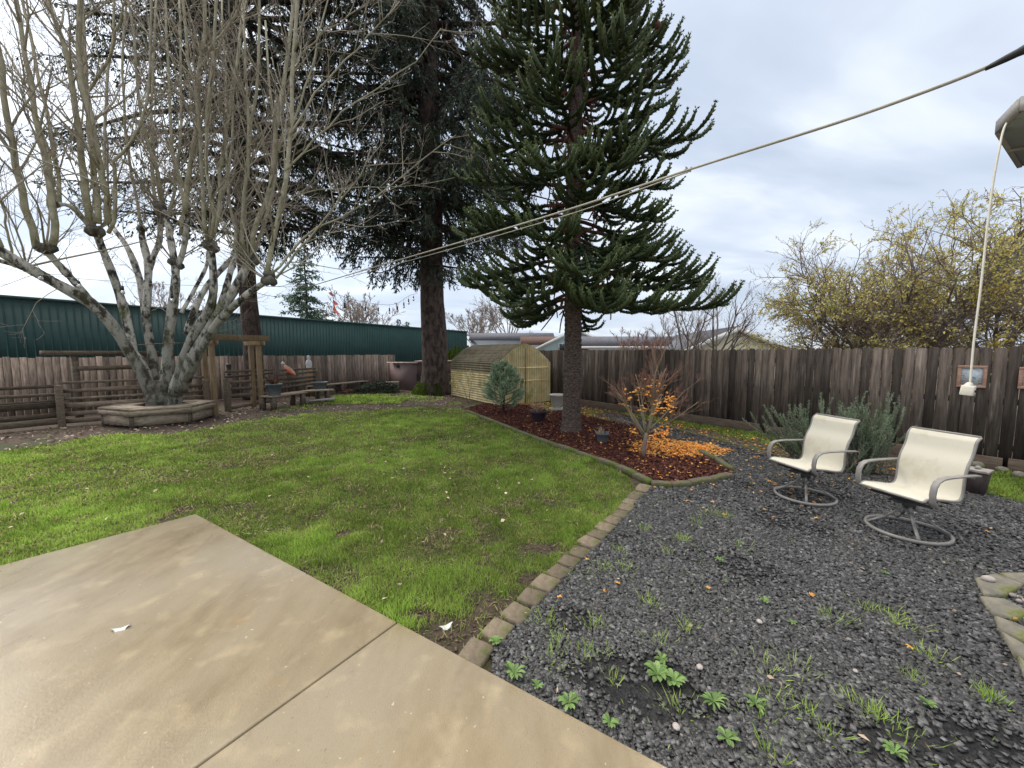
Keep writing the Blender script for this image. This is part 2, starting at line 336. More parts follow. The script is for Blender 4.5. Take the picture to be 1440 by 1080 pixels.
x_ = cr.color_ramp.elements.new(.5); x_.color = (.455, .51, .60, 1)
# overcast skies brighten towards the hidden sun and the zenith
vm = N.new('ShaderNodeVectorMath'); vm.operation = 'DOT_PRODUCT'; L.new(tc.outputs['Generated'], vm.inputs[0])
vm.inputs[1].default_value = (math.sin(SUN_AZ)*math.cos(SUN_EL), math.cos(SUN_AZ)*math.cos(SUN_EL), math.sin(SUN_EL))
gl = math_('POWER', math_('MAXIMUM', vm.outputs['Value'], 0.0), 3.0)
mrz = N.new('ShaderNodeMapRange'); mrz.inputs[1].default_value = .68; mrz.inputs[2].default_value = 1.0; mrz.inputs[3].default_value = 0; mrz.inputs[4].default_value = 2.6; L.new(sp.outputs[2], mrz.inputs[0])
st = math_('ADD', math_('ADD', .98, math_('MULTIPLY', gl, .42)), mrz.outputs[0])
wmx = N.new('ShaderNodeMix'); wmx.data_type = 'RGBA'; L.new(cr.outputs[0], wmx.inputs[6]); wmx.inputs[7].default_value = (.62, .60, .565, 1)
wf = N.new('ShaderNodeMapRange'); wf.inputs[1].default_value = .62; wf.inputs[2].default_value = .85; L.new(sp.outputs[2], wf.inputs[0]); L.new(wf.outputs[0], wmx.inputs[0])
b2 = N.new('ShaderNodeBackground'); L.new(wmx.outputs[2], b2.inputs['Color']); L.new(st, b2.inputs['Strength'])
mx = N.new('ShaderNodeMixShader'); mx.inputs[0].default_value = .9
L.new(b1.outputs[0], mx.inputs[1]); L.new(b2.outputs[0], mx.inputs[2]); L.new(mx.outputs[0], out.inputs['Surface'])
sd = bpy.data.lights.new('sun', 'SUN'); sd.energy = 1.5; sd.angle = math.radians(25); sd.color = (1, .94, .84)
so = bpy.data.objects.new('sun', sd); COL.objects.link(so)
dv = Vector((math.sin(SUN_AZ)*math.cos(SUN_EL), math.cos(SUN_AZ)*math.cos(SUN_EL), math.sin(SUN_EL)))
so.rotation_euler = dv.to_track_quat('Z', 'Y').to_euler()
scene.view_settings.view_transform = 'Standard'; scene.view_settings.look = 'None'; scene.view_settings.gamma = 1; scene.view_settings.exposure = .75

# ------------------------------------------------------------------ ground sheets
def gp(pts, z=0): return [tuple(G(x, y, z)[:2]) for x, y in pts]
def sheet(name, poly, z, m, kind='structure'):
    b = MB(); P = np.array([[p[0], p[1], z] for p in poly]); ar = 0.5*np.sum(P[:, 0]*np.roll(P[:, 1], -1)-np.roll(P[:, 0], -1)*P[:, 1])
    if ar < 0: P = P[::-1]
    b.raw(P, ngon=[list(range(len(P)))]); o = b.build(name, m); tag(o, kind=kind); return o
sheet('ground', [(-600, -600), (600, -600), (600, 900), (-600, 900)], -.03, M['soil'])

PC = np.array([-3.41, 4.02]); PJ = np.array([-.74, 2.35]); ur = np.array([.848, -.53]); ul = np.array([-.61, -.79]); uj = np.array([-.56, -.83])
for nm, poly in (('patio', [PC, PJ-ur*.006, PJ-ur*.006+uj*9, PC+ul*9]), ('patio', [PJ+ur*.006, PJ+ur*6.5, PJ+ur*6.5+uj*8, PJ+ur*.006+uj*9])):
    o = MB().prism(poly, -.1, .012, bev=0).build(nm, M['concrete'], bevel=.008); tag(o, kind='structure')

pav_c = [(400+.347*x, 640+.347*y) for x, y in [(775, 785), (865, 692), (941, 627), (1000, 565), (1057, 509), (1110, 461), (1155, 420), (1196, 380), (1234, 344), (1267, 312), (1297, 282), (1330, 255), (1358, 228), (1382, 203), (1400, 180), (1420, 156), (1452, 126)]]
PAVC = [G(x, y, .02)[:2] for x, y in pav_c]
lawn_poly = [tuple(PC)] + [tuple(PJ+ur*t) for t in (-.9, 0, .65)] + [tuple(q+np.array([-.08, .0])) for q in PAVC] + \
    gp([(880, 668), (845, 652), (800, 634), (740, 611), (690, 592), (655, 578), (640, 574), (600, 573), (560, 575), (500, 578), (440, 580), (390, 586), (340, 593), (300, 600), (240, 611), (160, 611), (90, 620), (0, 636)]) + \
    [(-14, 6.5), (-15, 0), (-8.9, -3.1)]
sheet('lawn', lawn_poly, -.022, M['lawn'])
grav_poly = [tuple(PJ+ur*.75)] + [tuple(q+np.array([.09, .02])) for q in PAVC] + gp([(935, 683), (1000, 672), (1030, 663), (1000, 645), (960, 625), (930, 613), (890, 600), (850, 588), (842, 580), (880, 586), (930, 598), (985, 613), (1040, 627), (1090, 640), (1170, 662), (1270, 672), (1340, 680), (1400, 692), (1440, 704)]) + [(7.2, 3.6), (9, 2), (7, -2.5), tuple(PJ+ur*6.5)]
sheet('gravel', grav_poly, -.014, M['gravelbed'])
bed_poly = gp([(655, 577), (700, 593), (745, 610), (800, 630), (850, 648), (893, 667), (920, 680), (960, 681), (1027, 668), (1030, 662), (985, 637), (930, 612), (880, 597), (845, 590), (800, 578), (770, 578), (740, 570), (700, 566), (668, 570)])
sheet('mulch_bed', bed_poly, -.010, M['mulchbed'])
litter_poly = gp([(700, 566), (740, 571), (770, 579), (845, 591), (930, 613), (870, 596), (845, 578), (880, 583), (985, 611), (1090, 638), (1170, 660), (1290, 668), (1300, 655), (1180, 640), (1080, 618), (985, 598), (900, 580), (820, 570), (760, 566)])
sheet('leaf_litter_path', litter_poly, -.018, M['pathdirt'])

# scattering helpers
def scatter(poly, dens, mask=None, maxn=200000):
    P = np.array([p[:2] for p in poly]); lo = P.min(0); hi = P.max(0)
    n = int(dens*np.prod(hi-lo)); q = R.uniform(lo, hi, (n, 2)); k = inpoly(q[:, 0], q[:, 1], P)
    q = q[k]
    if mask is not None: q = q[R.random(len(q)) < mask(q[:, 0], q[:, 1])]
    return q
def grass(mb, q, h, wd, colvar=True, lean=.8, z=-.02):
    n = len(q); r = np.hypot(q[:, 0], q[:, 1])
    a = R.uniform(0, 2*PI, n); le = R.normal(0, lean, n)
    D = np.c_[np.cos(a)*le, np.sin(a)*le, np.ones(n)]
    big = fnoise(q[:, 0], q[:, 1], 1.1, 3); tuft = vnoise(q[:, 0], q[:, 1], 7, 5)
    hh = h*(.5+1.0*tuft)*R.uniform(.6, 1.3, n)*(.6+.8*big)
    t = np.clip(.28+.55*(big-.5)+.75*(fnoise(q[:, 0], q[:, 1], 3.5, 15)-.5)+.30*fnoise(q[:, 0], q[:, 1], .45, 11)+R.normal(0, .2, n), 0, 1.1)
    mb.kites(np.c_[q, np.full(n, z)], D, hh, wd*np.clip(r/3, 1, 5)**.8, t, bend=R.normal(0, .12, n))
def baremask(x, y):
    m = np.clip((fnoise(x, y, 1.7, 21)*.55+fnoise(x, y, 6, 22)*.45-.31)*8, .28, 1); jx = (vnoise(x, y, 3, 61)-.5)*.35; jy = (vnoise(x, y, 3, 62)-.5)*.35; x = x+jx; y = y+jy
    for (px, py, rx, ry) in ((640, 885, .36, .24), (610, 905, .30, .18), (700, 850, .26, .24), (745, 800, .14, .14), (755, 768, .26, .12), (480, 748, .22, .10), (665, 665, .2, .1), (815, 778, .2, .12), (250, 725, .2, .2), (575, 855, .18, .1)):
        c = G(px, py); m = m*np.clip(((x-c[0])/rx)**2+((y-c[1])/ry)**2-.35, 0.05, 1)
    # thin, muddy strip near the far edges
    return m
g = MB()
for r0, r1, dens, h, wd in ((0, 4.2, 14000, .042, .0048), (4.2, 7, 7000, .045, .005), (7, 11, 3000, .05, .006), (11, 26, 1100, .055, .008)):
    q = scatter(lawn_poly, dens, lambda x, y: baremask(x, y)*((np.hypot(x, y) >= r0) & (np.hypot(x, y) < r1))*(y > 1.0)*np.where((x < -4)&(x*.62+y > 3.0), np.clip(1.0-.55*fnoise(x, y, .8, 91)*np.clip((x*.62+y-1.5)/3, 0, 1)*1.5, .2, 1), 1))
    grass(g, q, h, wd)
o = g.build('lawn_grass', M['grass'])
g2 = MB(); q = scatter(lawn_poly, 900, lambda x, y: np.clip(1.6-np.hypot(x, y)/9, .12, 1)*(y > 1)*np.clip(fnoise(x, y, 2.5, 71)*2.4-.6, .05, 1)); n = len(q)
g2.kites(np.c_[q, R.uniform(-.02, .0, n)], np.c_[R.normal(0, 1, (n, 2)), R.uniform(.1, .9, n)], R.uniform(.03, .08, n), .005*np.clip(np.hypot(q[:, 0], q[:, 1])/3, 1, 4), R.random(n), bend=R.normal(0, .12, n))
o2 = g2.build('dry_grass', M['straw']); tag(o2, 'dry straw coloured blades mixed into the lawn', 'grass', kind='stuff'); tag(o, 'short green lawn grass with bare muddy patches', 'grass', kind='stuff')
# far bright grass patch + right strip + stray
g = MB()
strip = gp([(870, 580), (985, 603), (1080, 625), (1180, 650), (1180, 630), (1080, 612), (985, 592), (890, 575), (820, 566)])
grass(g, scatter(strip, 1500, lambda x, y: .35+.65*(fnoise(x, y, 1.5, 4) > .45)), .06, .008)
strip2 = [tuple(q) for q in (G(1370, 690)[:2], G(1440, 708)[:2], (7.0, 3.4), (9.0, 2.0), (9.6, 3.0), (7.35, 5.4), G(1400, 662)[:2], G(1330, 655)[:2])]
grass(g, scatter(strip2, 2600), .06, .006)
grass(g, scatter(gp([(455, 568), (560, 568), (575, 560), (500, 556), (470, 558)]), 900), .07, .012)
grass(g, scatter(gp([(655, 571), (640, 560), (600, 556), (560, 553), (480, 556), (380, 578), (440, 575), (560, 562)]), 260, lambda x, y: 1.0*(fnoise(x, y, .8, 9) > .5)), .05, .01)
grass(g, scatter(litter_poly, 500, lambda x, y: 1.0*(fnoise(x, y, 1.2, 14) > .5)), .05, .007)
o = g.build('grass_patch', M['grass']); tag(o, 'rougher grass growing along the dark fence and at the far dirt edge', 'grass', kind='stuff')

# gravel stones
def stones(mb, q, size, z, tint, flat=.6):
    n = len(q); base = np.array([[x, y, zz] for zz in (-1, 1) for x, y in ((-1, -1), (1, -1), (1, 1), (-1, 1))], float)*.5
    Vv = base[None]+R.normal(0, .17, (n, 8, 3)); sc = np.c_[R.uniform(.6, 1.3, n), R.uniform(.5, 1.0, n), R.uniform(.35, .9, n)*flat]*size.reshape(-1, 1) if np.ndim(size) else np.c_[R.uniform(.6, 1.3, n), R.uniform(.5, 1., n), R.uniform(.35, .9, n)*flat]*size
    Vv = Vv*sc[:, None, :]
    a = R.uniform(0, 2*PI, n); bt = R.normal(0, .35, n)
    c, s_ = np.cos(bt)[:, None], np.sin(bt)[:, None]; x, zc = Vv[..., 0]*c-Vv[..., 2]*s_, Vv[..., 0]*s_+Vv[..., 2]*c
    c, s_ = np.cos(a)[:, None], np.sin(a)[:, None]; x2, y2 = x*c-Vv[..., 1]*s_, x*s_+Vv[..., 1]*c
    Vv = np.stack([x2+q[:, 0:1], y2+q[:, 1:2], zc+z+R.uniform(0, .008, (n, 1))+sc[:, 2:3]*.35], -1)
    F = np.array([[3, 2, 1, 0], [4, 5, 6, 7], [0, 1, 5, 4], [1, 2, 6, 5], [2, 3, 7, 6], [3, 0, 4, 7]])
    F = (F[None]+(np.arange(n)*8)[:, None, None]).reshape(-1, 4)
    mb.raw(Vv.reshape(-1, 3), F, np.repeat(tint, 8))
def mud(x, y):
    m = np.clip((fnoise(x, y, 1.3, 31)-.26)*8, .25, 1)
    for px, py, rx, ry in ((880, 945, .42, .16), (940, 985, .4, .13), (1320, 1040, .5, .16), (800, 870, .18, .14)):
        c = G(px, py); m = m*np.clip(((x-c[0])/rx)**2+((y-c[1])/ry)**2-.3, .12, 1)
    return m
g = MB()
for r0, r1, dens, sz in ((0, 3.0, 8200, .0205), (3.0, 4.8, 5600, .022), (4.8, 7.5, 3000, .025), (7.5, 16, 1300, .031)):
    q = scatter(grav_poly, dens, lambda x, y: mud(x, y)*((np.hypot(x, y) >= r0) & (np.hypot(x, y) < r1))*(y > .7))
    t = np.clip(.16+R.exponential(.22, len(q)), 0, 1.2); t[R.random(len(q)) < .012] = 2.6
    stones(g, q, sz*R.uniform(.6, 1.35, len(q)), -.014, t)
q = scatter(litter_poly, 250); stones(g, q, .02*R.uniform(.6, 1.4, len(q)), -.018, np.clip(R.normal(.4, .2, len(q)), 0, 1))
o = g.build('gravel_stones', M['stone']); tag(o, 'dark crushed basalt gravel', 'gravel', kind='stuff')
g = MB(); inv = lambda x, y: np.clip(1.05-baremask(x, y)*1.3, .05, 1)*(np.hypot(x, y) < 9)*(y > 1)
q = scatter(lawn_poly, 1100, inv); stones(g, q, .009*R.uniform(.4, 1.8, len(q))**1.3, -.022, R.random(len(q)))
o = g.build('soil_crumbs', M['crumb']); tag(o, 'crumbly bare brown soil between the grass', 'soil', kind='stuff')
# mulch chips
g = MB(); q = scatter(bed_poly, 2600); n = len(q)
g.kites(np.c_[q, R.uniform(-.008, .025, n)], np.c_[R.normal(size=(n, 2)), R.normal(0, .25, n)], R.uniform(.03, .075, n), R.uniform(.012, .03, n), R.random(n), bend=.1, Nn=np.c_[R.normal(0, .5, (n, 2)), np.ones(n)])
o = g.build('mulch_chips', M['chip']); tag(o, 'dark red bark mulch chips', 'mulch', kind='stuff')
# fallen leaves
def leaves(mb, P, size, t):
    n = len(P)
    for k in range(5):     # star shaped maple leaves: five lobes each
        a0 = R.uniform(0, 2*PI, n) if k == 0 else a0
        a = a0+(k-2)*.72; D = np.c_[np.cos(a), np.sin(a), nz+R.uniform(-.1, .35, n)] if k else None
        if k == 0:
            nz = R.normal(0, .35, n); D = np.c_[np.cos(a), np.sin(a), nz]
        mb.kites(P, D, size*(1.0-abs(k-2)*.14), size*.40, t, bend=R.normal(.08, .12, n), Nn=np.c_[R.normal(0, .25, (n, 2)), np.ones(n)])
mc = G(905, 641); MC = (2.24, 6.40)
lc = G(962, 633)
carpet = MB()
n = 5200; ang = R.uniform(0, 2*PI, n); rad = np.sqrt(R.random(n))
q = np.c_[lc[0]-.12+np.cos(ang)*rad*.95, lc[1]+.08+np.sin(ang)*rad*.74]
kp = R.random(n) < np.clip(1.25-1.15*rad+.9*(vnoise(q[:, 0], q[:, 1], 4, 2)-.5), 0, .8); q = q[kp]; q = q[(q[:, 1] > 5.75+.2*(vnoise(q[:, 0], q[:, 1], 5, 8)))]
leaves(carpet, np.c_[q, R.uniform(.0, .035, len(q))], R.uniform(.028, .05, len(q)), np.clip(R.normal(.55, .3, len(q)), 0, 1))
q = scatter(bed_poly, 60, lambda x, y: np.clip(1.6-np.hypot(x-2.2, y-6.6)/2.6, .12, 1)); leaves(carpet, np.c_[q, R.uniform(.0, .03, len(q))], R.uniform(.025, .045, len(q)), np.clip(R.normal(.5, .25, len(q)), 0, 1))
q = scatter(litter_poly, 90); leaves(carpet, np.c_[q, R.uniform(-.01, .02, len(q))], R.uniform(.025, .05, len(q)), np.clip(R.normal(.35, .25, len(q)), 0, 1))
q = scatter(grav_poly, 40, lambda x, y: np.clip(1.2-np.hypot(x-2.9, y-6.4)/2.2, .03, 1)); leaves(carpet, np.c_[q, R.uniform(.01, .025, len(q))], R.uniform(.022, .04, len(q)), np.clip(R.normal(.4, .25, len(q)), 0, 1))
o = carpet.build('fallen_leaves', M['leaf']); tag(o, 'orange fallen maple leaves carpeting the mulch under the small tree', 'leaves', kind='stuff')
lit = MB()
dirt_poly = gp([(0, 640), (90, 622), (160, 610), (240, 612), (300, 602), (390, 588), (440, 583), (560, 578), (655, 578), (640, 556), (545, 550), (400, 560), (300, 580), (200, 590), (0, 608)])
q = scatter(dirt_poly, 60); n = len(q)
lit.kites(np.c_[q, R.uniform(-.02, .01, n)], np.c_[R.normal(size=(n, 2)), R.normal(0, .2, n)], R.uniform(.04, .12, n), R.uniform(.02, .06, n), R.random(n)**2.6, bend=.1, Nn=np.c_[R.normal(0, .4, (n, 2)), np.ones(n)])
q = scatter(lawn_poly, 2.2, lambda x, y: 1.0*(y > 2.4)); n = len(q)
lit.kites(np.c_[q, R.uniform(.015, .035, n)], np.c_[R.normal(size=(n, 2)), R.normal(0, .2, n)], R.uniform(.03, .07, n), R.uniform(.02, .045, n), np.clip(R.normal(.85, .25, n), 0, 1.3), bend=.12, Nn=np.c_[R.normal(0, .4, (n, 2)), np.ones(n)])
q = scatter(grav_poly, 9, lambda x, y: 1.0*(y > 1.2)); n = len(q)
lit.kites(np.c_[q, R.uniform(.01, .03, n)], np.c_[R.normal(size=(n, 2)), R.normal(0, .2, n)], R.uniform(.015, .05, n), R.uniform(.01, .025, n), R.random(n)*.9, bend=.12, Nn=np.c_[R.normal(0, .4, (n, 2)), np.ones(n)])
o = lit.build('leaf_litter', M['litter']); tag(o, 'pale dry leaves and bark litter scattered over soil and lawn', 'leaf litter', kind='stuff')
for (px, py, s_, lb) in ((627, 875, .05, 'curled white dry leaf lying on the bare soil by the patio joint'), (170, 883, .05, 'white crumpled leaf lying on the patio concrete'), (602, 852, .02, None), (551, 862, .028, None)):
    if lb:
        c = G(px, py, .02); b = MB(); th = np.linspace(0, 2*PI, 12, endpoint=False)
        V = np.c_[np.cos(th)*s_*.9*(1+.2*np.sin(3*th)), np.sin(th)*s_*.45, .012*np.cos(2*th)+.006]; V2 = V*[1, 1, 1]-[0, 0, .003]
        b.raw(np.r_[V, V2, [[0, 0, .008]]], [[i, (i+1) % 12, 24] for i in range(12)], .95); b.raw(V2+[0, 0, 0], ngon=[list(range(12))[::-1]], tint=.9)
        o = b.build('dry_leaf', M['statue']); o.location = (c[0], c[1], .012 if px < 300 else -.01); o.rotation_euler = (0, 0, .5); tag(o, lb, 'leaf')

# ------------------------------------------------------------------ pavers and curbs
for i, c in enumerate(PAVC):
    nx = PAVC[min(i+1, len(PAVC)-1)]-PAVC[max(i-1, 0)]; a = math.atan2(nx[1], nx[0]); L_ = np.linalg.norm(nx)/(1 if i in (0, len(PAVC)-1) else 2)
    wv = .165*random.uniform(.92, 1.08); sx_ = random.uniform(.80, .92); poly = []
    for x, y in ((-.5, -.42), (-.42, -.5), (.42, -.5), (.5, -.42), (.5, .42), (.42, .5), (-.42, .5), (-.5, .42)):
        poly.append((x*(L_*sx_)+random.uniform(-.007, .007), y*wv+random.uniform(-.007, .007)))
    b = MB().prism(poly, -.06, .012+random.uniform(-.010, .006), tint=random.random(), bev=.01)
    o = b.build('paver_block', M['paver']); o.location = (c[0], c[1], 0); o.rotation_euler = (random.uniform(-.03, .03), random.uniform(-.03, .03), a+random.uniform(-.12, .12))
    tag(o, '%s paving block from the patio in the row between lawn and gravel' % ORD(i), 'paver', 'square concrete pavers edging the gravel')
def curbs(pts, label, hgt=.085, wid=.10, z0=-.05, grp='mossy concrete curbs round the mulch bed', m=None):
    W = [G(x, y, 0)[:2] for x, y in pts]
    for i in range(len(W)-1):
        a, b_ = W[i], W[i+1]; d = b_-a; L_ = np.linalg.norm(d); d = d/L_; nrm = np.array([-d[1], d[0]])
        k = 5; poly = []
        for s_ in (-1, 1):
            for j in range(k):
                t = j/(k-1) if s_ < 0 else 1-j/(k-1)
                poly.append(a+d*(L_*(.01+.98*t))+nrm*(s_*wid/2+math.sin(t*PI)*.015))
        c = (a+b_)/2; poly = [p-c for p in poly]
        o = MB().prism(poly, z0, hgt-.03+random.uniform(-.008, .008), tint=random.random(), bev=.015).build('curb_stone', m or M['curb'])
        o.location = (c[0], c[1], 0); tag(o, label % ORD(i), 'curb stone', grp)
curbs([(655, 579), (678, 588), (703, 598), (728, 608), (755, 618), (783, 628), (812, 638), (840, 648), (868, 658), (893, 669), (914, 680)], '%s mossy curb piece from the pine along the lawn side of the bed')
curbs([(916, 682), (944, 684), (970, 682), (1000, 677), (1027, 670)], '%s curb piece right of the paver row facing the gravel at the bed tip')
curbs([(1028, 662), (1008, 648), (984, 636)], '%s curb piece behind the bed tip going back towards the maple')
curbs([(985, 612), (1022, 622), (1062, 633), (1105, 645), (1150, 657)], '%s thin edging stone from the maple between gravel path and fence grass', hgt=.05, wid=.06, grp='thin edging between gravel path and fence grass')
curbs([(880, 584), (930, 597), (980, 611)], '%s thin edging stone behind the maple left of the path bend', hgt=.05, wid=.06, grp='thin edging between gravel path and fence grass')
curbs([(668, 571), (655, 575)], '%s short curb piece at the left end of the pine bed')
# flagstones at right edge with pebbles behind
fl = [((1370, 812), (1400, 806), (1440, 822), (1415, 838), (1383, 836)), ((1404, 806), (1450, 806), (1490, 822), (1446, 824)), ((1376, 838), (1412, 842), (1452, 862), (1430, 872), (1396, 862)),
      ((1397, 866), (1428, 876), (1462, 892), (1440, 902), (1405, 884)), ((1406, 888), (1440, 906), (1475, 918), (1470, 950), (1425, 915)), ((1428, 920), (1470, 954), (1530, 990), (1500, 1010), (1440, 950))]
fn = ['flat grey flagstone with a round stone on it at the border corner', 'mossy yellow-green flagstone at the back of the pebble bed', 'plain grey flagstone below the corner flagstone', 'narrow cracked flagstone with mossy rim beside the pebbles', 'large moss-covered flagstone at the right picture edge', 'lowest flagstone of the pebble bed border, mostly out of view']
for pl, lb in zip(fl, fn):
    W = np.array([G(x, y, .02)[:2] for x, y in pl]); c = W.mean(0)
    o = MB().prism([p for p in (W-c)*.96], -.05, .03, bev=.012).build('flagstone', M['flag']); o.location = (c[0], c[1], 0); tag(o, lb, 'flagstone', 'flagstones edging the pebble bed')
def pebble(mb, c, r, t):
    th = np.linspace(0, PI, 6)[1:-1]; a = np.arange(8)*PI/4; sx, sy, sz = r*random.uniform(.8, 1.3), r*random.uniform(.7, 1.), r*random.uniform(.5, .8)
    ring = [[math.sin(q)*math.cos(p)*sx, math.sin(q)*math.sin(p)*sy, math.cos(q)*sz] for q in th for p in a]
    V = np.array([[0, 0, sz]]+ring+[[0, 0, -sz]]); V = rot(V, 0, 0, random.uniform(0, 3))+np.asarray(c)
    F3 = [[0, 1+j, 1+(j+1) % 8] for j in range(8)]+[[33, 25+(j+1) % 8, 25+j] for j in range(8)]
    F4 = [[1+i*8+j, 1+(i+1)*8+j, 1+(i+1)*8+(j+1) % 8, 1+i*8+(j+1) % 8] for i in range(3) for j in range(8)]
    n0 = mb.n; mb.raw(V, F3, t); mb.f.setdefault(4, []).append(np.array(F4)+n0)
b = MB()
for p in scatter([tuple(G(*q)[:2]) for q in ((1412, 842), (1450, 830), (1560, 850), (1640, 980), (1500, 950), (1440, 880))], 320): pebble(b, (p[0], p[1], random.uniform(.0, .02)), random.uniform(.015, .04), random.random())
o = b.build('pebbles', M['rock'], smooth=True); tag(o, 'pale pebbles filling the bed behind the flagstones', 'pebbles', kind='stuff')
for (px, py, r, lb) in ((1389, 820, .035, 'small brown round stone sitting on the corner flagstone'), (1203, 943, .014, 'pale pink round pebble lying in the dark gravel'), (1068, 874, .02, 'white chipped stone in the gravel'), (951, 1022, .022, 'light grey squarish stone near the patio edge in mud'), (984, 938, .02, 'round beige pebble right of the leafy weed')):
    c = G(px, py, .01); b = MB(); pebble(b, (0, 0, r*.3), r, .9); o = b.build('loose_stone', M['rock'], smooth=True); o.location = (c[0], c[1], .035 if r > .03 else .005); tag(o, lb, 'stone')
for (px, py, r, lb) in ((1372, 662, .09, 'flat brown rock by the timber border left of the solar planter'), (1408, 668, .08, 'pale rock lying by the timber border at right'), (1432, 676, .08, 'brown rock at the right edge under the fence')):
    c = G(px, py-3, .03); b = MB(); pebble(b, (0, 0, .03), r, .5); o = b.build('border_rock', M['flag'], smooth=True); o.location = (c[0]+.2, c[1]+.15, 0); tag(o, lb, 'rock')

# ------------------------------------------------------------------ weeds
def rosette(n, L_, wd, lift, tiers=2):
    b = MB(); P = []; D = []; Ls = []
    for k in range(n):
        a = k*2.4+random.uniform(-.2, .2); l = L_*random.uniform(.65, 1.15); up = lift*random.uniform(.5, 1.5)
        pts = [np.array([math.cos(a)*l*t, math.sin(a)*l*t, .01+up*l*math.sin(t*2.2)]) for t in (0, .3, .6, .85, 1)]
        ws = [.18, .55, 1, .8, .05]; sd = np.array([-math.sin(a), math.cos(a), 0])
        V = []; 
        for p, w_ in zip(pts, ws): V += [p-sd*wd*w_/2+[0, 0, wd*.15*w_], p, p+sd*wd*w_/2+[0, 0, wd*.15*w_]]
        F = [[i*3+j, i*3+j+1, i*3+j+4, i*3+j+3] for i in range(4) for j in range(2)]
        b.raw(V, F, random.random())
    return b
weeds = [(723, 950, 12, .085, .030, 'bushy weed rosette touching the patio edge, leftmost of its row'), (800, 992, 10, .085, .03, 'broad-leaved weed on the patio edge below the first rosette'), (858, 1020, 8, .06, .026, 'small weed rosette near the patio edge above the bottom of the photo'),
         (925, 952, 14, .10, .045, 'largest pale green leafy weed cluster in the mud'), (948, 962, 10, .08, .04, 'leafy weed overlapping the right side of the largest cluster'), (930, 932, 8, .06, .03, 'smaller pale weed just above the largest cluster'),
         (1003, 990, 14, .085, .02, 'serrated grey-green weed right of the leafy cluster'), (1062, 993, 12, .085, .022, 'dark green feathery weed right of the serrated one'), (1022, 1042, 7, .07, .035, 'light green weed with long oval leaves at the bottom centre'),
         (1245, 808, 6, .05, .02, 'tiny weed in the open gravel in front of the right chair'), (1075, 848, 9, .055, .022, 'pale weed in the gravel left of the white chipped stone'), (1305, 993, 8, .05, .025, 'small weed in the lower right gravel'), (1258, 1062, 10, .07, .025, 'blue-green weed at the bottom edge'),
         (697, 905, 10, .06, .03, 'light green weed growing beside the nearest paver'), (1012, 790, 9, .06, .022, 'pale weed in the gravel far above the leafy cluster'), (1113, 878, 6, .04, .018, 'little weed between gravel stones right of the white stone'), (1020, 820, 6, .04, .018, 'tiny blue-green weed in mid gravel'), (755, 968, 7, .05, .02, 'small weed between the two patio-edge rosettes')]
for px, py, n, l, wd, lb in weeds:
    c = G(px, py); o = rosette(int(n*1.4), l*.72, wd*.6, .4).build('weed', M['weed']); o.location = (c[0], c[1], 0); tag(o, lb, 'weed', 'broad-leaved weeds in the gravel')
tuft = [(820, 920), (835, 880), (845, 925), (865, 960), (770, 880), (787, 905), (765, 870), (1080, 940), (1095, 990), (1060, 1010), (1135, 1000), (1215, 1000), (1235, 1010), (1285, 955), (1250, 868), (1215, 855), (1380, 975), (1395, 985), (870, 775), (845, 800), (1000, 722), (1020, 728), (980, 735), (915, 850), (925, 905), (965, 885), (955, 995), (1160, 1030), (1085, 1065), (1310, 925), (770, 930), (905, 745), (940, 778), (1170, 870), (1040, 770), (880, 800), (960, 760), (1270, 1040), (820, 810), (1120, 940), (1270, 880)]
b = MB()
for px, py in tuft:
    c = G(px, py); n = random.randint(18, 45); s_ = random.uniform(.02, .05)
    q = np.c_[R.normal(c[0], s_, n), R.normal(c[1], s_, n)]; D = np.c_[(q-c[:2])*12+R.normal(0, .3, (n, 2)), np.ones(n)]
    b.kites(np.c_[q, np.zeros(n)], D, R.uniform(.03, .09, n), .004, np.clip(R.normal(.8, .2, n), 0, 1), bend=R.normal(0, .1, n))
q = scatter(grav_poly, 60, lambda x, y: 1.*(fnoise(x, y, 1.2, 44) > .56)*(y > 1.5)); n = len(q); b.kites(np.c_[q, np.zeros(n)], np.c_[R.normal(0, .6, (n, 2)), np.ones(n)], .035, .005, R.random(n))
o = b.build('grass_tufts', M['grass']); tag(o, 'thin grass tufts sprouting through the dark gravel', 'grass', kind='stuff')
# soft moss / clumps along curb and paver joints
b = MB()
for poly in ([tuple(p) for p in PAVC],):
    for i in range(len(poly)-1):
        n = 40; t = R.random(n)[:, None]; q = np.array(poly[i])*(1-t)+np.array(poly[i+1])*t+R.normal(0, .012, (n, 2))+np.array([-.085, -.02]); b.kites(np.c_[q, np.full(n, -.02)], np.c_[R.normal(0, .7, (n, 2)), np.ones(n)], R.uniform(.025, .055, n), .006, R.random(n))
for i in range(30):
    t = i/29*3.1; q = PC+ur*t; n = 25; a = np.c_[R.normal(q[0]+.04, .05, n), R.normal(q[1]+.05, .03, n)]; b.kites(np.c_[a, np.full(n, -.02)], np.c_[R.normal(0, .6, (n, 2)), np.ones(n)], R.uniform(.03, .06, n), .005, R.random(n)*.7)
o = b.build('edge_grass', M['grass']); tag(o, 'straggling grass along the pavers and patio edge', 'grass', kind='stuff')

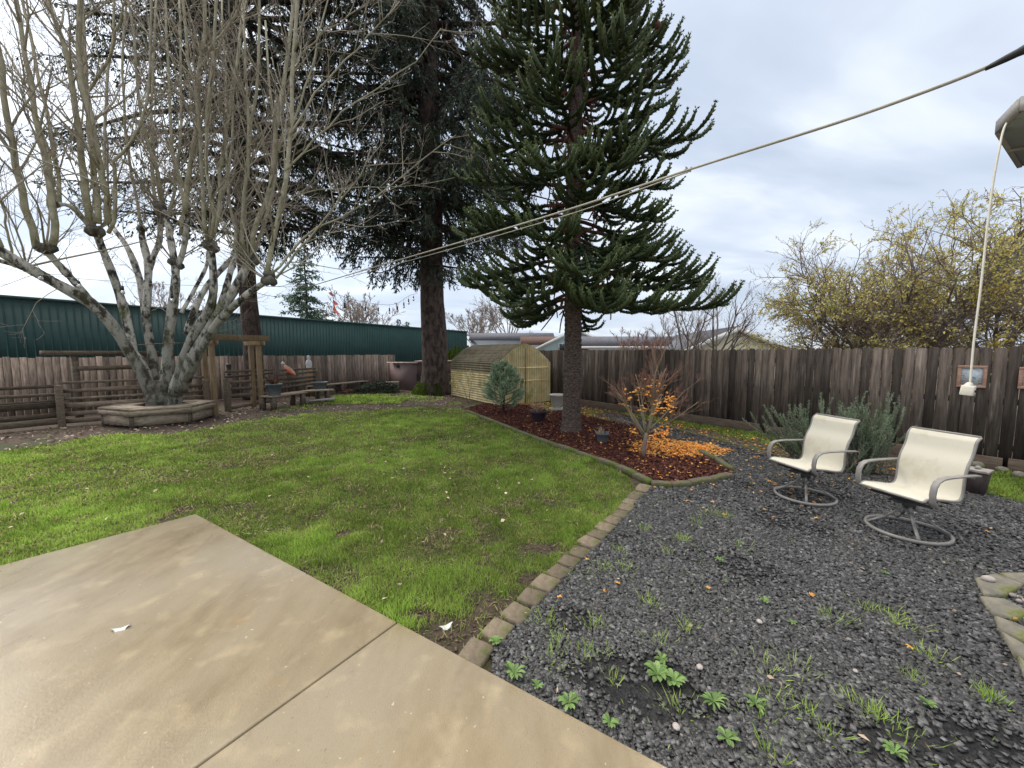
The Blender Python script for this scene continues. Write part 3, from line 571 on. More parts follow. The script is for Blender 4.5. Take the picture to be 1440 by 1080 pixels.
# ------------------------------------------------------------------ fences
def board_fence(name, label, a, b_, ztop, m, bw=.14, group=None, dz=.02, postside=-1, gap=.004, z0=-.02, dog=False, slope=0):
    a = np.array(a, float); b_ = np.array(b_, float); d = b_-a; L_ = np.linalg.norm(d); d /= L_; rz = math.atan2(d[1], d[0])
    o = thing(name, label, 'fence', (a[0], a[1], 0), rz, group)
    mb = MB(); x = 0
    while x < L_:
        wd = bw*random.uniform(.93, 1.05); h = ztop+random.uniform(-dz, dz)+slope*x/L_; off = random.uniform(-.006, .006); t = random.random()**1.0
        if dog:
            c = wd*.22; P = [(x+gap, z0), (x+wd-gap, z0), (x+wd-gap, h-c), (x+wd-c, h), (x+c, h), (x+gap, h-c)]
        else: P = [(x+gap, z0), (x+wd-gap, z0), (x+wd-gap, h), (x+gap, h)]
        n = len(P); V = [[p[0], off-.009, p[1]] for p in P]+[[p[0], off+.009, p[1]] for p in P]
        mb.raw(V, [[i, (i+1) % n, n+(i+1) % n, n+i] for i in range(n)], t, ngon=[list(range(n))[::-1], list(range(n, 2*n))])
        x += wd
    mb.build('board_panel', m, o)
    rb = MB()
    for z in (.3, ztop*.55, ztop-.25): rb.box((L_/2, postside*.045, z), (L_, .04, .09), tint=.4)
    rb.build('rail', m, o)
    k = 0
    while k < L_:
        MB().box((k, postside*.11, ztop/2-.1), (.09, .09, ztop), tint=.4).build('post', m, o); k += 2.4
    return o
FA = np.array([7.57, 5.56]); fd = np.array([1.08, 14.6])-FA; fd /= np.linalg.norm(fd)
board_fence('board_fence', 'long dark weathered board fence behind the lawn chairs', FA-fd*6.5, FA+fd*13.2, 1.82, M['woodfence'], dog=True, postside=-1, dz=.012)
WA = np.array([-6.4, 20.0]); wd_ = np.array([.616, .788])
board_fence('board_fence', 'grey brown board fence below the green metal wall', WA-wd_*18, WA+wd_*.3, 1.60, M['woodfence_old'], bw=.145, postside=1, dz=.02)
# timber borders at fence foot
nf = np.array([-fd[1], fd[0]])     # yard side normal
if np.dot(nf, -FA) < 0: nf = -nf
for i, (s0, s1, off, h, lb) in enumerate(((3.45, 9.4, .25, .20, 'long raised timber border board at the fence foot behind the maple'), (.2, 3.4, .10, .16, 'lower timber border board at the fence foot behind the rosemary'), (-3.2, .15, .10, .17, 'timber border at the fence foot behind the right chair'))):
    a = FA+fd*s0+nf*off; b_ = FA+fd*s1+nf*off; c = (a+b_)/2
    o = MB().box((0, 0, h/2-.02), (np.linalg.norm(b_-a), .045, h+.04), tint=.4+i*.2).build('border_timber', M['timber'], bevel=.004); o.location = (c[0], c[1], 0); o.rotation_euler = (0, 0, math.atan2(fd[1], fd[0])); tag(o, lb, 'timber')
# pictures on fence
for px0, px1, py, lb in ((1346, 1388, 529.5, 'small pinkish framed picture hanging behind the dangling cord'), (1432, 1474, 532, 'pinkish framed picture on the fence cut by the right picture edge')):
    def onf(px):
        r = ray(px, py); k = (FA+nf*.03); Mx = np.array([[r[0], -fd[0]], [r[1], -fd[1]]]); t, s_ = np.linalg.solve(Mx, k); return np.array([r[0]*t, r[1]*t, CH+r[2]*t])
    a, b_ = onf(px0), onf(px1); c = (a+b_)/2; W_ = np.linalg.norm((b_-a)[:2]); H_ = 31/541*c[1]
    o = thing('picture_frame', lb, 'picture frame', c, math.atan2(nf[1], nf[0])-PI/2, 'framed pictures hung on the dark fence')   # local +y = yard side
    fr = MB(); fw = .04
    for z in (-1, 1): fr.box((0, .012, z*(H_/2-fw/2)), (W_, .03, fw), tint=.5)
    for x in (-1, 1): fr.box((x*(W_/2-fw/2), .012, 0), (fw, .028, H_-2*fw), tint=.5)
    fo = fr.build('frame', M['pframe'], o, bevel=.006)
    MB().box((0, .004, 0), (W_-2*fw+.004, .01, H_-2*fw+.004)).build('picture', M['pic'], o)

# ------------------------------------------------------------------ green metal wall / building
u60 = np.array([.5, .866]); GA = np.array([-25.7, 19.3])
o = thing('metal_building', 'long dark green ribbed metal building wall behind the left fence', 'building', (GA[0]-u60[0]*12, GA[1]-u60[1]*12, 0), math.radians(60))
LB = 51.0; H_ = 4.5; mb = MB(); x = 0
mb.box((LB/2, .25, H_/2-.03), (LB, .5, H_-.06), tint=.35)
while x < LB:
    mb.raw([[x-.03, 0, 0], [x-.012, -.035, 0], [x+.012, -.035, 0], [x+.03, 0, 0], [x-.03, 0, H_-.07], [x-.012, -.035, H_-.07], [x+.012, -.035, H_-.07], [x+.03, 0, H_-.07]], [[0, 1, 5, 4], [1, 2, 6, 5], [2, 3, 7, 6]], 1.0); x += .3
mb.build('wall_panel', M['green'], o)
MB().box((LB/2, .2, H_+.02), (LB+.1, .62, .16), tint=.3).build('roof_trim', M['green'], o)
o = thing('storage_building', 'blue grey low building beyond the shed and hedge', 'building', (-3, 44, 0))
MB().box((3, 0, 1.5), (9, 4, 3.0)).build('wall', M['bluewall'], o)
r_ = MB(); r_.raw([[-1.7, -2.3, 3.], [7.7, -2.3, 3.], [7.7, 2.3, 3.], [-1.7, 2.3, 3.], [-1.7, 0, 3.9], [7.7, 0, 3.9]], [[0, 1, 5, 4], [2, 3, 4, 5], [3, 2, 1, 0]], .5, ngon=[[0, 4, 3], [1, 2, 5]]); r_.build('roof', M['roofdark'], o)

# ------------------------------------------------------------------ rail fence, pergola, trellis
def rail_seg(name, label, a, b_, zs, m=None, posts=(1, 1), hgt=.98, sag=.03, group='horizontal rail fence along the dirt strip'):
    a = np.array(a); b_ = np.array(b_); d = b_-a; L_ = np.linalg.norm(d); o = thing(name, label, 'fence', (a[0], a[1], 0), math.atan2(d[1], d[0]), group)
    for z, w_ in zs:
        q = MB(); q.beam([0.03, random.uniform(-.02, .02), z+random.uniform(-sag, sag)], [L_-.03, random.uniform(-.02, .02), z+random.uniform(-sag, sag)], .035, w_, tint=random.random(), jit=.004); q.build('rail', m or M['rail'], o)
    for x, f in ((0, posts[0]), (L_, posts[1])):
        if f: MB().box((x, -.06, hgt/2-.04), (.13, .12, hgt+.04), tint=.55).build('post', m or M['rail'], o, bevel=.006)
    return o
P0 = np.array([-14.2, 4.6]); P1 = G(87, 598)[:2]; P2 = G(292, 582)[:2]; P3 = G(366, 571)[:2]; P4 = G(425, 560)[:2]
zs = [(.93, .07), (.76, .07), (.62, .05), (.48, .13), (.27, .13), (.08, .13)]
rail_seg('rail_fence', 'brown rail fence section cut by the left picture edge', P0, P1, zs, posts=(1, 1))
rail_seg('rail_fence', 'brown rail fence section behind the white-barked tree', P1, P2, [(1.02, .06), (.83, .08), (.65, .06), (.47, .13), (.27, .1), (.08, .12)], posts=(0, 1))
rail_seg('rail_fence', 'rustic rail section seen through the pergola', P2+[.1, .6], P3+[.1, .6], [(1.15, .07), (1.0, .06), (.82, .09), (.62, .1), (.40, .1), (.1, .1)], posts=(1, 0), sag=.05)
rail_seg('rail_fence', 'rustic stacked rail section behind the low bench', P3+[.2, .7], P4+[.2, .7], [(1.10, .07), (.95, .08), (.80, .09), (.65, .08), (.48, .08)], posts=(0, 1), sag=.05, hgt=1.05)
t0 = A(104, 500, 10.4); t1 = A(205, 497, 11.9); t1[2] = t0[2]
o = thing('garden_trellis', 'dark timber frame with two crossbars between rail fence and board fence', 'trellis', (t0[0], t0[1], 0), math.atan2(t1[1]-t0[1], t1[0]-t0[0]))
L_ = np.linalg.norm((t1-t0)[:2]); zt = t0[2]
for x in (0, L_): MB().box((x, 0, zt/2-.03), (.12, .12, zt+.06), tint=.3).build('post', M['rail'], o)
MB().box((L_/2-.15, -.01, zt+.07), (L_+.9, .16, .12), tint=.4).build('top_rail', M['rail'], o)
MB().box((L_/2, -.075, zt-.35), (L_, .035, .13), tint=.5).build('crossbar', M['rail'], o)
MB().box((L_/2, -.075, zt-.95), (L_, .035, .1), tint=.9).build('crossbar', M['rail'], o)
# pergola
o = thing('garden_arbor', 'wooden arbor gate with paired posts and lintel beside the tree bench', 'arbor', (P2[0], P2[1], 0))
pa = G(303, 581)[:2]; pb = G(368, 573)[:2]; dd = (pb-pa)/np.linalg.norm(pb-pa); nn = np.array([-dd[1], dd[0]])
ztp = 2.12
for q, tt in ((pa, .75), (pa+nn*.42, .55), (pb, .6), (pb+nn*.42, .5)):
    MB().box((q[0]-P2[0], q[1]-P2[1], ztp/2-.03), (.115, .115, ztp+.06), rz=math.atan2(dd[1], dd[0]), tint=tt).build('post', M['post'], o, bevel=.004)
for off in (-.075, .495):
    a = np.r_[pa+nn*off-dd*.3-P2, ztp+.06]; b_ = np.r_[pb+nn*off+dd*.3-P2, ztp+.06]; MB().beam(a, b_, .035, .16, tint=.35).build('beam', M['post'], o, bevel=.003)
for q in (pa, pb):
    for s_ in (-.078, .078):
        a = np.r_[q+dd*s_-nn*.2-P2, ztp-.10]; b_ = np.r_[q+dd*s_+nn*.62-P2, ztp-.10]; MB().beam(a, b_, .035, .12, tint=1.0).build('cross_bracket', M['post'], o, bevel=.003)
lb_ = A(322, 520, 12.6)
o = thing('hanging_lantern', 'small dark lantern hanging behind the arbor', 'lantern', lb_)
MB().lathe([(.02, .2), (.09, .17), (.07, .15), (.06, -.12), (.09, -.15), (.03, -.19)], 8).build('body', M['darkmetal'], o)
MB().tube([[0, 0, .2], [0, 0, .55]], .006, .006, 5).build('hanger', M['darkmetal'], o)

# ------------------------------------------------------------------ benches and things on the left
def long_bench(label, a, b_, h, wd, nlegs, tint=.5, slat=2, leg=(.12, .12)):
    a = np.array(a); b_ = np.array(b_); d = b_-a; L_ = np.linalg.norm(d); o = thing('garden_bench', label, 'bench', (a[0], a[1], 0), math.atan2(d[1], d[0]))
    for k in range(slat): MB().box((L_/2, wd*(k+.5)/slat, h-.025), (L_*(1-.04*k), wd/slat-.01, .05), tint=tint+.2*k, jit=.004).build('plank', M['bench'], o)
    for i in range(nlegs):
        for y in (.07, wd-.07): MB().box((.12+(L_-.24)*i/(nlegs-1), y, h/2-.04), (*leg, h-.02), tint=.35).build('leg', M['rail'], o)
    return o
b0 = G(383, 577)[:2]; b1 = G(466, 563)[:2]
long_bench('low grey plank bench with stout legs right of the arbor', b0, b1, .42, .55, 3)
b2 = G(438, 557)[:2]; b3 = G(520, 547)[:2]
long_bench('longer plank bench farther back near the board fence', b2, b3, .40, .4, 3, tint=.7)
wb = (b0+b1)/2
o = MB().box((0, 0, 0), (.95, .3, .03), tint=.9, jit=.004).build('white_board', M['bench']); o.location = (wb[0]+.25, wb[1]+.45, .44); o.rotation_euler = (0, 0, .55); tag(o, 'pale board lying flat on top of the low grey bench', 'board')
o = MB().box((0, 0, 0), (1.1, .28, .05), tint=.9, jit=.01).build('white_board', M['rock']); o.location = (wb[0]+.15, wb[1]+.55, .1); o.rotation_euler = (0, 0, .6); tag(o, 'pale board lying on the ground under the low bench', 'board')
for (px, py, r, h, lb) in ((386, 556, .22, .36, 'dark grey bucket standing at the left end of the low bench'), (450, 547, .26, .26, 'wide grey tub standing at the right end of the low bench')):
    c = G(px, py, .42); b = MB(); b.lathe([(r*.75, 0), (r, h), (r*1.06, h), (r*1.06, h-.03), (r*.97, h-.05)], 16, cap=False); b.lathe([(.001, .02), (r*.9, h-.06)], 16, cap=False)
    o = b.build('planter_tub', M['potgrey']); o.location = (c[0], c[1], .42); tag(o, lb, 'tub')
c = G(386, 556, .42); b = MB(); c[2] = .42
for i in range(60): a = random.uniform(0, 2*PI); b.tube([[0, 0, .2], [math.cos(a)*.1, math.sin(a)*.1, .4], [math.cos(a)*.22, math.sin(a)*.22, .45+random.uniform(0, .15)]], .008, .004, 3)
o = b.build('dead_plant', M['deadwood']); o.location = c; tag(o, 'dark withered plant in the bucket on the low bench', 'plant')
c = G(427, 556)
o = MB().box((0, 0, .5), (.22, .22, 1.0), tint=.5).build('pedestal_post', M['clay'], bevel=.01); o.location = (c[0], c[1]+.5, 0); tag(o, 'short orange brown wooden post carrying the white figurine', 'post')
b = MB(); b.lathe([(.12, 0), (.13, .05), (.09, .08), (.115, .2), (.12, .3), (.085, .4), (.04, .44), (.06, .49), (.065, .54), (.04, .6), (.01, .62)], 14)
o = b.build('figurine', M['statue'], smooth=True); o.location = (c[0], c[1]+.5, 1.0); tag(o, 'small white garden figurine standing on a short post', 'figurine')
c = A(404, 524, 13.6)
o = thing('garden_ornament', 'bird shaped garden ornament with pale head and faded red wing by the rail fence', 'ornament', (c[0], c[1], .42)); o.scale = (.7, .7, .7)
MB().tube([[0, 0, 0], [0, 0, c[2]-.1]], .015, .015, 6).build('stake', M['darkmetal'], o)
MB().tube([[-.12, 0, c[2]+.22], [-.05, 0, c[2]+.12], [.1, 0, c[2]-.05], [.3, 0, c[2]-.2], [.42, 0, c[2]-.3]], np.array([.05, .1, .15, .1, .03]), None, 10).build('body', M['dried'], o, smooth=True)
MB().raw([[0, -.16, c[2]+.08], [.14, -.19, c[2]+.06], [.48, -.12, c[2]-.34], [.2, -.17, c[2]-.2], [0, -.12, c[2]+.08], [.14, -.15, c[2]+.06], [.48, -.08, c[2]-.34], [.2, -.13, c[2]-.2]], [[0, 1, 2, 3], [7, 6, 5, 4], [0, 4, 5, 1], [1, 5, 6, 2], [2, 6, 7, 3], [3, 7, 4, 0]]).build('wing', M['red'], o)
MB().lathe([(.005, -.09), (.06, -.05), (.085, 0), (.06, .06), (.01, .1)], 10, c=(-.2, 0, c[2]+.3)).build('head', M['statue'], o, smooth=True)
MB().tube([[-.24, 0, c[2]+.33], [-.38, 0, c[2]+.4]], .03, .005, 6).build('beak', M['darkmetal'], o)
# brush pile and box
c = G(520, 553)
o = thing('brush_pile', 'heap of cut evergreen branches on the bright grass patch', 'brush pile', (c[0], c[1]+.2, 0))
b = MB(); lf = MB()
for i in range(150):
    x0 = random.uniform(-1.3, 1.0); a = random.uniform(0, 2*PI); hh = max(.1, .55*(1-abs(x0-.35)/1.5)); p = V3(x0, random.uniform(-.4, .4), random.uniform(.03, hh)); d = V3(math.cos(a), math.sin(a)*.6, random.uniform(-.25, .2))*random.uniform(.25, .6)
    b.tube([p-d/2, p, p+d/2-[0, 0, .06]], .014, .005, 4)
    if x0 > -.7:
        n = 26; t = R.random(n)[:, None]; lf.kites((p-d/2)*(1-t)+(p+d/2)*t, np.tile(d, (n, 1))+R.normal(0, .3, (n, 3)), .12, .04, R.random(n))
b.build('branch', M['deadwood'], o); lf.build('foliage', M['firleaf2'], o)
c = G(549, 550); o = MB().box((0, 0, .2), (.75, .5, .44), tint=.3, jit=.01).build('wooden_box', M['bench'], bevel=.01); o.location = (c[0], c[1], 0); o.rotation_euler = (0, 0, .3); tag(o, 'low weathered wooden box in front of the mauve coop', 'box')
# mauve coop
c0 = G(549, 545); c1 = G(582, 549)
o = thing('chicken_coop', 'low mauve painted coop with pinkish roof behind the big conifer', 'shed', (c1[0], c1[1], 0))
q0 = c0-c1; 
dl = q0[:2]/np.linalg.norm(q0[:2]); dr = np.array([-dl[1], dl[0]]); 
if dr[0] < 0: dr = -dr
dr = np.array([.985, .17])
mb = MB(); h1 = 1.22; P = [(0, 0), tuple(q0[:2]), tuple(q0[:2]+dr*1.2+[0, .6]), tuple(dr*1.0+[0, 1.2])]
mb.prism(P, 0, h1); mb.build('wall', M['mauve'], o)
P2_ = [tuple(dr*.03+[0, .12]), tuple(dr*2.55+[0, .12]), tuple(dr*2.55+[0, .9]), tuple(dr*.03+[0, .9])]
MB().prism(P2_, 0, .75).build('lower_wall', M['mauvedark'], o)
MB().prism([tuple(np.array(p)+[0, .02]) for p in P2_], .75, 1.26).build('upper_wall', M['mauve'], o)
rf = MB(); a = np.r_[q0[:2]-dl*-.12, h1+.08]
rf.prism([(-.12+q0[0], q0[1]-.12), (.06, -.12), (.5, 1.0), (q0[0]+.3, 1.2)], h1+.002, h1+.05); rf.prism([tuple(dr*.04+[0, 0]), tuple(dr*2.6+[0, 0]), tuple(dr*2.6+[0, 1.1]), tuple(dr*.04+[0, 1.1])], 1.3, 1.345)
rf.build('roof', M['coproof'], o)
vd = (q0[:2])*.62; MB().box((vd[0], vd[1]-.02, 1.08), (.2, .06, .14), rz=math.atan2(dl[1], dl[0])).build('vent', M['cabledark'], o)
MB().box((dr[0]*1.9, .12, .72), (.12, .08, .12)).build('label_plate', M['trim'], o)
# arborvitae
for i, px in enumerate((627, 633, 640, 646, 652, 658)):
    c = A(px, 500, 27.+i*.2); o = thing('arborvitae', '%s small green columnar shrub from the left in the row behind the coop' % ORD(i), 'shrub', (c[0], c[1], 0), group='row of small columnar evergreens behind the coop')
    hh = 2.0+random.uniform(-.25, .15); n = 1500; z = R.uniform(.05, 1, n); a = R.uniform(0, 2*PI, n); rr = .30*np.sin(np.clip((1-z)*1.9+.05, 0, 1.57))*R.uniform(.5, 1.0, n)
    MB().kites(np.c_[rr*np.cos(a), rr*np.sin(a), z*hh], np.c_[np.cos(a)*.4, np.sin(a)*.4, np.ones(n)], .15, .05, R.random(n)).build('crown', M['weed'] if False else M['moss'], o)
    MB().tube([[0, 0, 0], [0, 0, hh*.8]], .04, .02, 6).build('trunk', M['firbark'], o)
# ------------------------------------------------------------------ tree bench (octagonal planter bench)
tb = G(228, 568, .42); TB = np.array([tb[0], tb[1]]); 
o = thing('tree_bench', 'grey timber bench box wrapped round the base of the multi-stemmed tree', 'bench', (TB[0]+.05, TB[1]-.1, 0), 0)
Rb = 1.16; NB = 6; angs = [math.radians(-80)+k*PI/3 for k in range(6)]
oc = [np.array([math.cos(a)*Rb, math.sin(a)*Rb*.9]) for a in angs]
for k in range(6):
    a, b_ = oc[k], oc[(k+1) % 6]; i0, i1 = a*.48, b_*.48
    for f0, f1 in ((1.0, .835), (.825, .66), (.65, .485)): MB().prism([a*f0, b_*f0, b_*f1, a*f1], .395, .44+random.uniform(-.004, .004), tint=random.random()).build('seat_plank', M['bench'], o, bevel=.003)
    a2, b2_ = a*.985, b_*.985; MB().beam([*a2, .33], [*b2_, .33], .035, .12, tint=random.uniform(.1, .9)).build('apron', M['bench'], o)
    a2, b2_ = a*.92, b_*.92; MB().beam([*a2, .15], [*b2_, .15], .04, .22, tint=random.uniform(.2, 1.0)).build('side_board', M['bench'], o)
    MB().box((*(a*.90), .13), (.09, .09, .3), tint=.2).build('leg', M['rail'], o)

# ------------------------------------------------------------------ corrugated shed
sc = G(700, 570)[:2]; su = np.array([.84, .54]); SL = 3.75; SW = 2.17
o = thing('garden_shed', 'small yellowed corrugated plastic shed with arched roof beside the blue-green pine', 'shed', (sc[0], sc[1], 0), math.atan2(su[1], su[0]))
prof = [(0, 0), (0, 1.38), (.08, 1.47), (.55, 1.84), (1.0, 2.03), (1.17, 2.03), (1.62, 1.84), (2.09, 1.47), (2.17, 1.38), (2.17, 0)]
pp = np.array(prof); seg = np.r_[0, np.cumsum(np.linalg.norm(np.diff(pp, axis=0), axis=1))]; tot_ = seg[-1]; ns = int(tot_/.0125)
s_ = np.linspace(0, tot_, ns); X = np.interp(s_, seg, pp[:, 0]); Z = np.interp(s_, seg, pp[:, 1]); tx = np.gradient(X); tz = np.gradient(Z); ln = np.hypot(tx, tz); nx_, nz_ = -tz/ln, tx/ln
amp = .016*np.sin(s_*2*PI/.085); X2 = X+nx_*amp; Z2 = Z+nz_*amp
def shell(i0, i1, name, m):
    b = MB(); ks = 7; ys = np.linspace(0, SL, ks); idx = range(i0, i1); V = []; 
    for y in ys: V += [[X2[i], y+.0, Z2[i]] for i in idx]
    n = len(idx); F = [[k*n+i, k*n+i+1, (k+1)*n+i+1, (k+1)*n+i] for k in range(ks-1) for i in range(n-1)]
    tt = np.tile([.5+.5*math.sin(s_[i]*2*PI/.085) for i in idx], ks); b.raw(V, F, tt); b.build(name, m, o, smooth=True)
iA = int(1.05/tot_*ns); iB = int((tot_-1.05)/tot_*ns)
shell(0, iA+1, 'side_wall', M['corr']); shell(iA, iB+1, 'roof', M['corrroof']); shell(iB, ns, 'side_wall', M['corr'])
for y, nm in ((.0, 'front_wall'), (SL, 'back_wall')):
    b = MB(); xs = np.arange(0, SW+.001, .0175); V = []; T = []
    for x in xs:
        zt = np.interp(x, pp[1:-1, 0], pp[1:-1, 1]) if 0 < x < SW else 1.38; yy = y+.014*math.sin(x*2*PI/.075)-(.0 if y else .02)
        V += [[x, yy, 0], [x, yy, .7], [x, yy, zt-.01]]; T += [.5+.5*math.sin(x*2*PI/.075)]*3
    F = [[i*3+j, (i+1)*3+j, (i+1)*3+j+1, i*3+j+1] for i in range(len(xs)-1) for j in (0, 1)]; b.raw(V, F, T); b.build(nm, M['corr'], o, smooth=True)
for z in (.78, 1.22): MB().box((SW/2+.25 if z < 1 else SW/2, -.045, z), (SW*.6 if z < 1 else SW*.9, .015, .025), tint=1).build('batten', M['corr'], o)
MB().box((SW*.5, -.05, .95), (.03, .012, 1.85), tint=.1).build('seam', M['corrroof'], o)

# ------------------------------------------------------------------ pots
def pot(name, label, c, prof, m, cat='plant pot', rzn=18):
    b = MB(); b.lathe(prof, rzn, cap=False); b.lathe([(.0005, prof[-1][1]-.05), (prof[-1][0]*.92, prof[-1][1]-.045)], rzn, cap=False, tint=.1); b.lathe([(.0005, .001), (prof[0][0], .001)], rzn, cap=False)
    o = thing(name, label, cat, c); b.build('pot', m, o, smooth=False); return o
c = G(757, 593); o = pot('plant_pot', 'dark purple pot with dried plant on the mulch left of the big trunk', c, [(.13, 0), (.19, .22), (.22, .24), (.225, .29), (.2, .29), (.18, .25)], M['potblack'])
b = MB(); n = 130; a = R.uniform(0, 2*PI, n); b.kites(np.c_[R.normal(0, .06, (n, 2)), np.full(n, .25)+R.random(n)*.12], np.c_[np.cos(a)*.9, np.sin(a)*.9, R.uniform(.2, 1.2, n)], R.uniform(.1, .24, n), .03, R.random(n), bend=.15); b.build('plant', M['dried'], o)
c = G(847, 622); o = pot('plant_pot', 'grey pot with dry stalks on the mulch right of the big trunk', c, [(.085, 0), (.115, .16), (.13, .165), (.13, .19), (.115, .19), (.105, .16)], M['potgrey'])
b = MB(); n = 45; a = R.uniform(0, 2*PI, n); b.kites(np.c_[R.normal(0, .03, (n, 2))-[.03, 0], np.full(n, .16)], np.c_[np.cos(a)*.5-.3, np.sin(a)*.5, R.uniform(.5, 1.2, n)], R.uniform(.06, .2, n), .014, R.random(n), bend=.15); b.build('plant', M['litter'], o)
c = G(784, 576); o = thing('garden_urn', 'pale wide urn planter on a flat slab between shed and trunk', 'urn', c)
MB().lathe([(.07, .04), (.1, .05), (.07, .09), (.12, .13), (.19, .22), (.235, .42), (.26, .43), (.26, .47), (.23, .47), (.21, .4)], 20, cap=False).build('bowl', M['urn'], o, smooth=False)
MB().box((0, 0, .02), (.5, .4, .05), tint=.7).build('base_slab', M['urn'], o, bevel=.008)
MB().lathe([(.001, .42), (.215, .42)], 20, cap=False).build('soil_fill', M['mulchbed'], o)

# ------------------------------------------------------------------ solar planter box near right chair
c = G(1386, 697); o = thing('square_planter', 'dark tapered square planter with pale top behind the right chair', 'planter', (c[0]+.02, c[1]+.12, 0), .5); o.scale = (.62, .62, .9)
b = MB(); b.raw([[-.12, -.12, 0], [.12, -.12, 0], [.12, .12, 0], [-.12, .12, 0], [-.16, -.16, .3], [.16, -.16, .3], [.16, .16, .3], [-.16, .16, .3]], [[3, 2, 1, 0], [0, 1, 5, 4], [1, 2, 6, 5], [2, 3, 7, 6], [3, 0, 4, 7], [4, 5, 6, 7]]); b.build('body', M['mauvedark'], o)
MB().box((0, 0, .315), (.36, .36, .03)).build('rim', M['rock'], o, bevel=.004)
MB().lathe([(.03, .33), (.05, .345), (.03, .37), (.01, .375)], 10).build('knob', M['rock'], o)

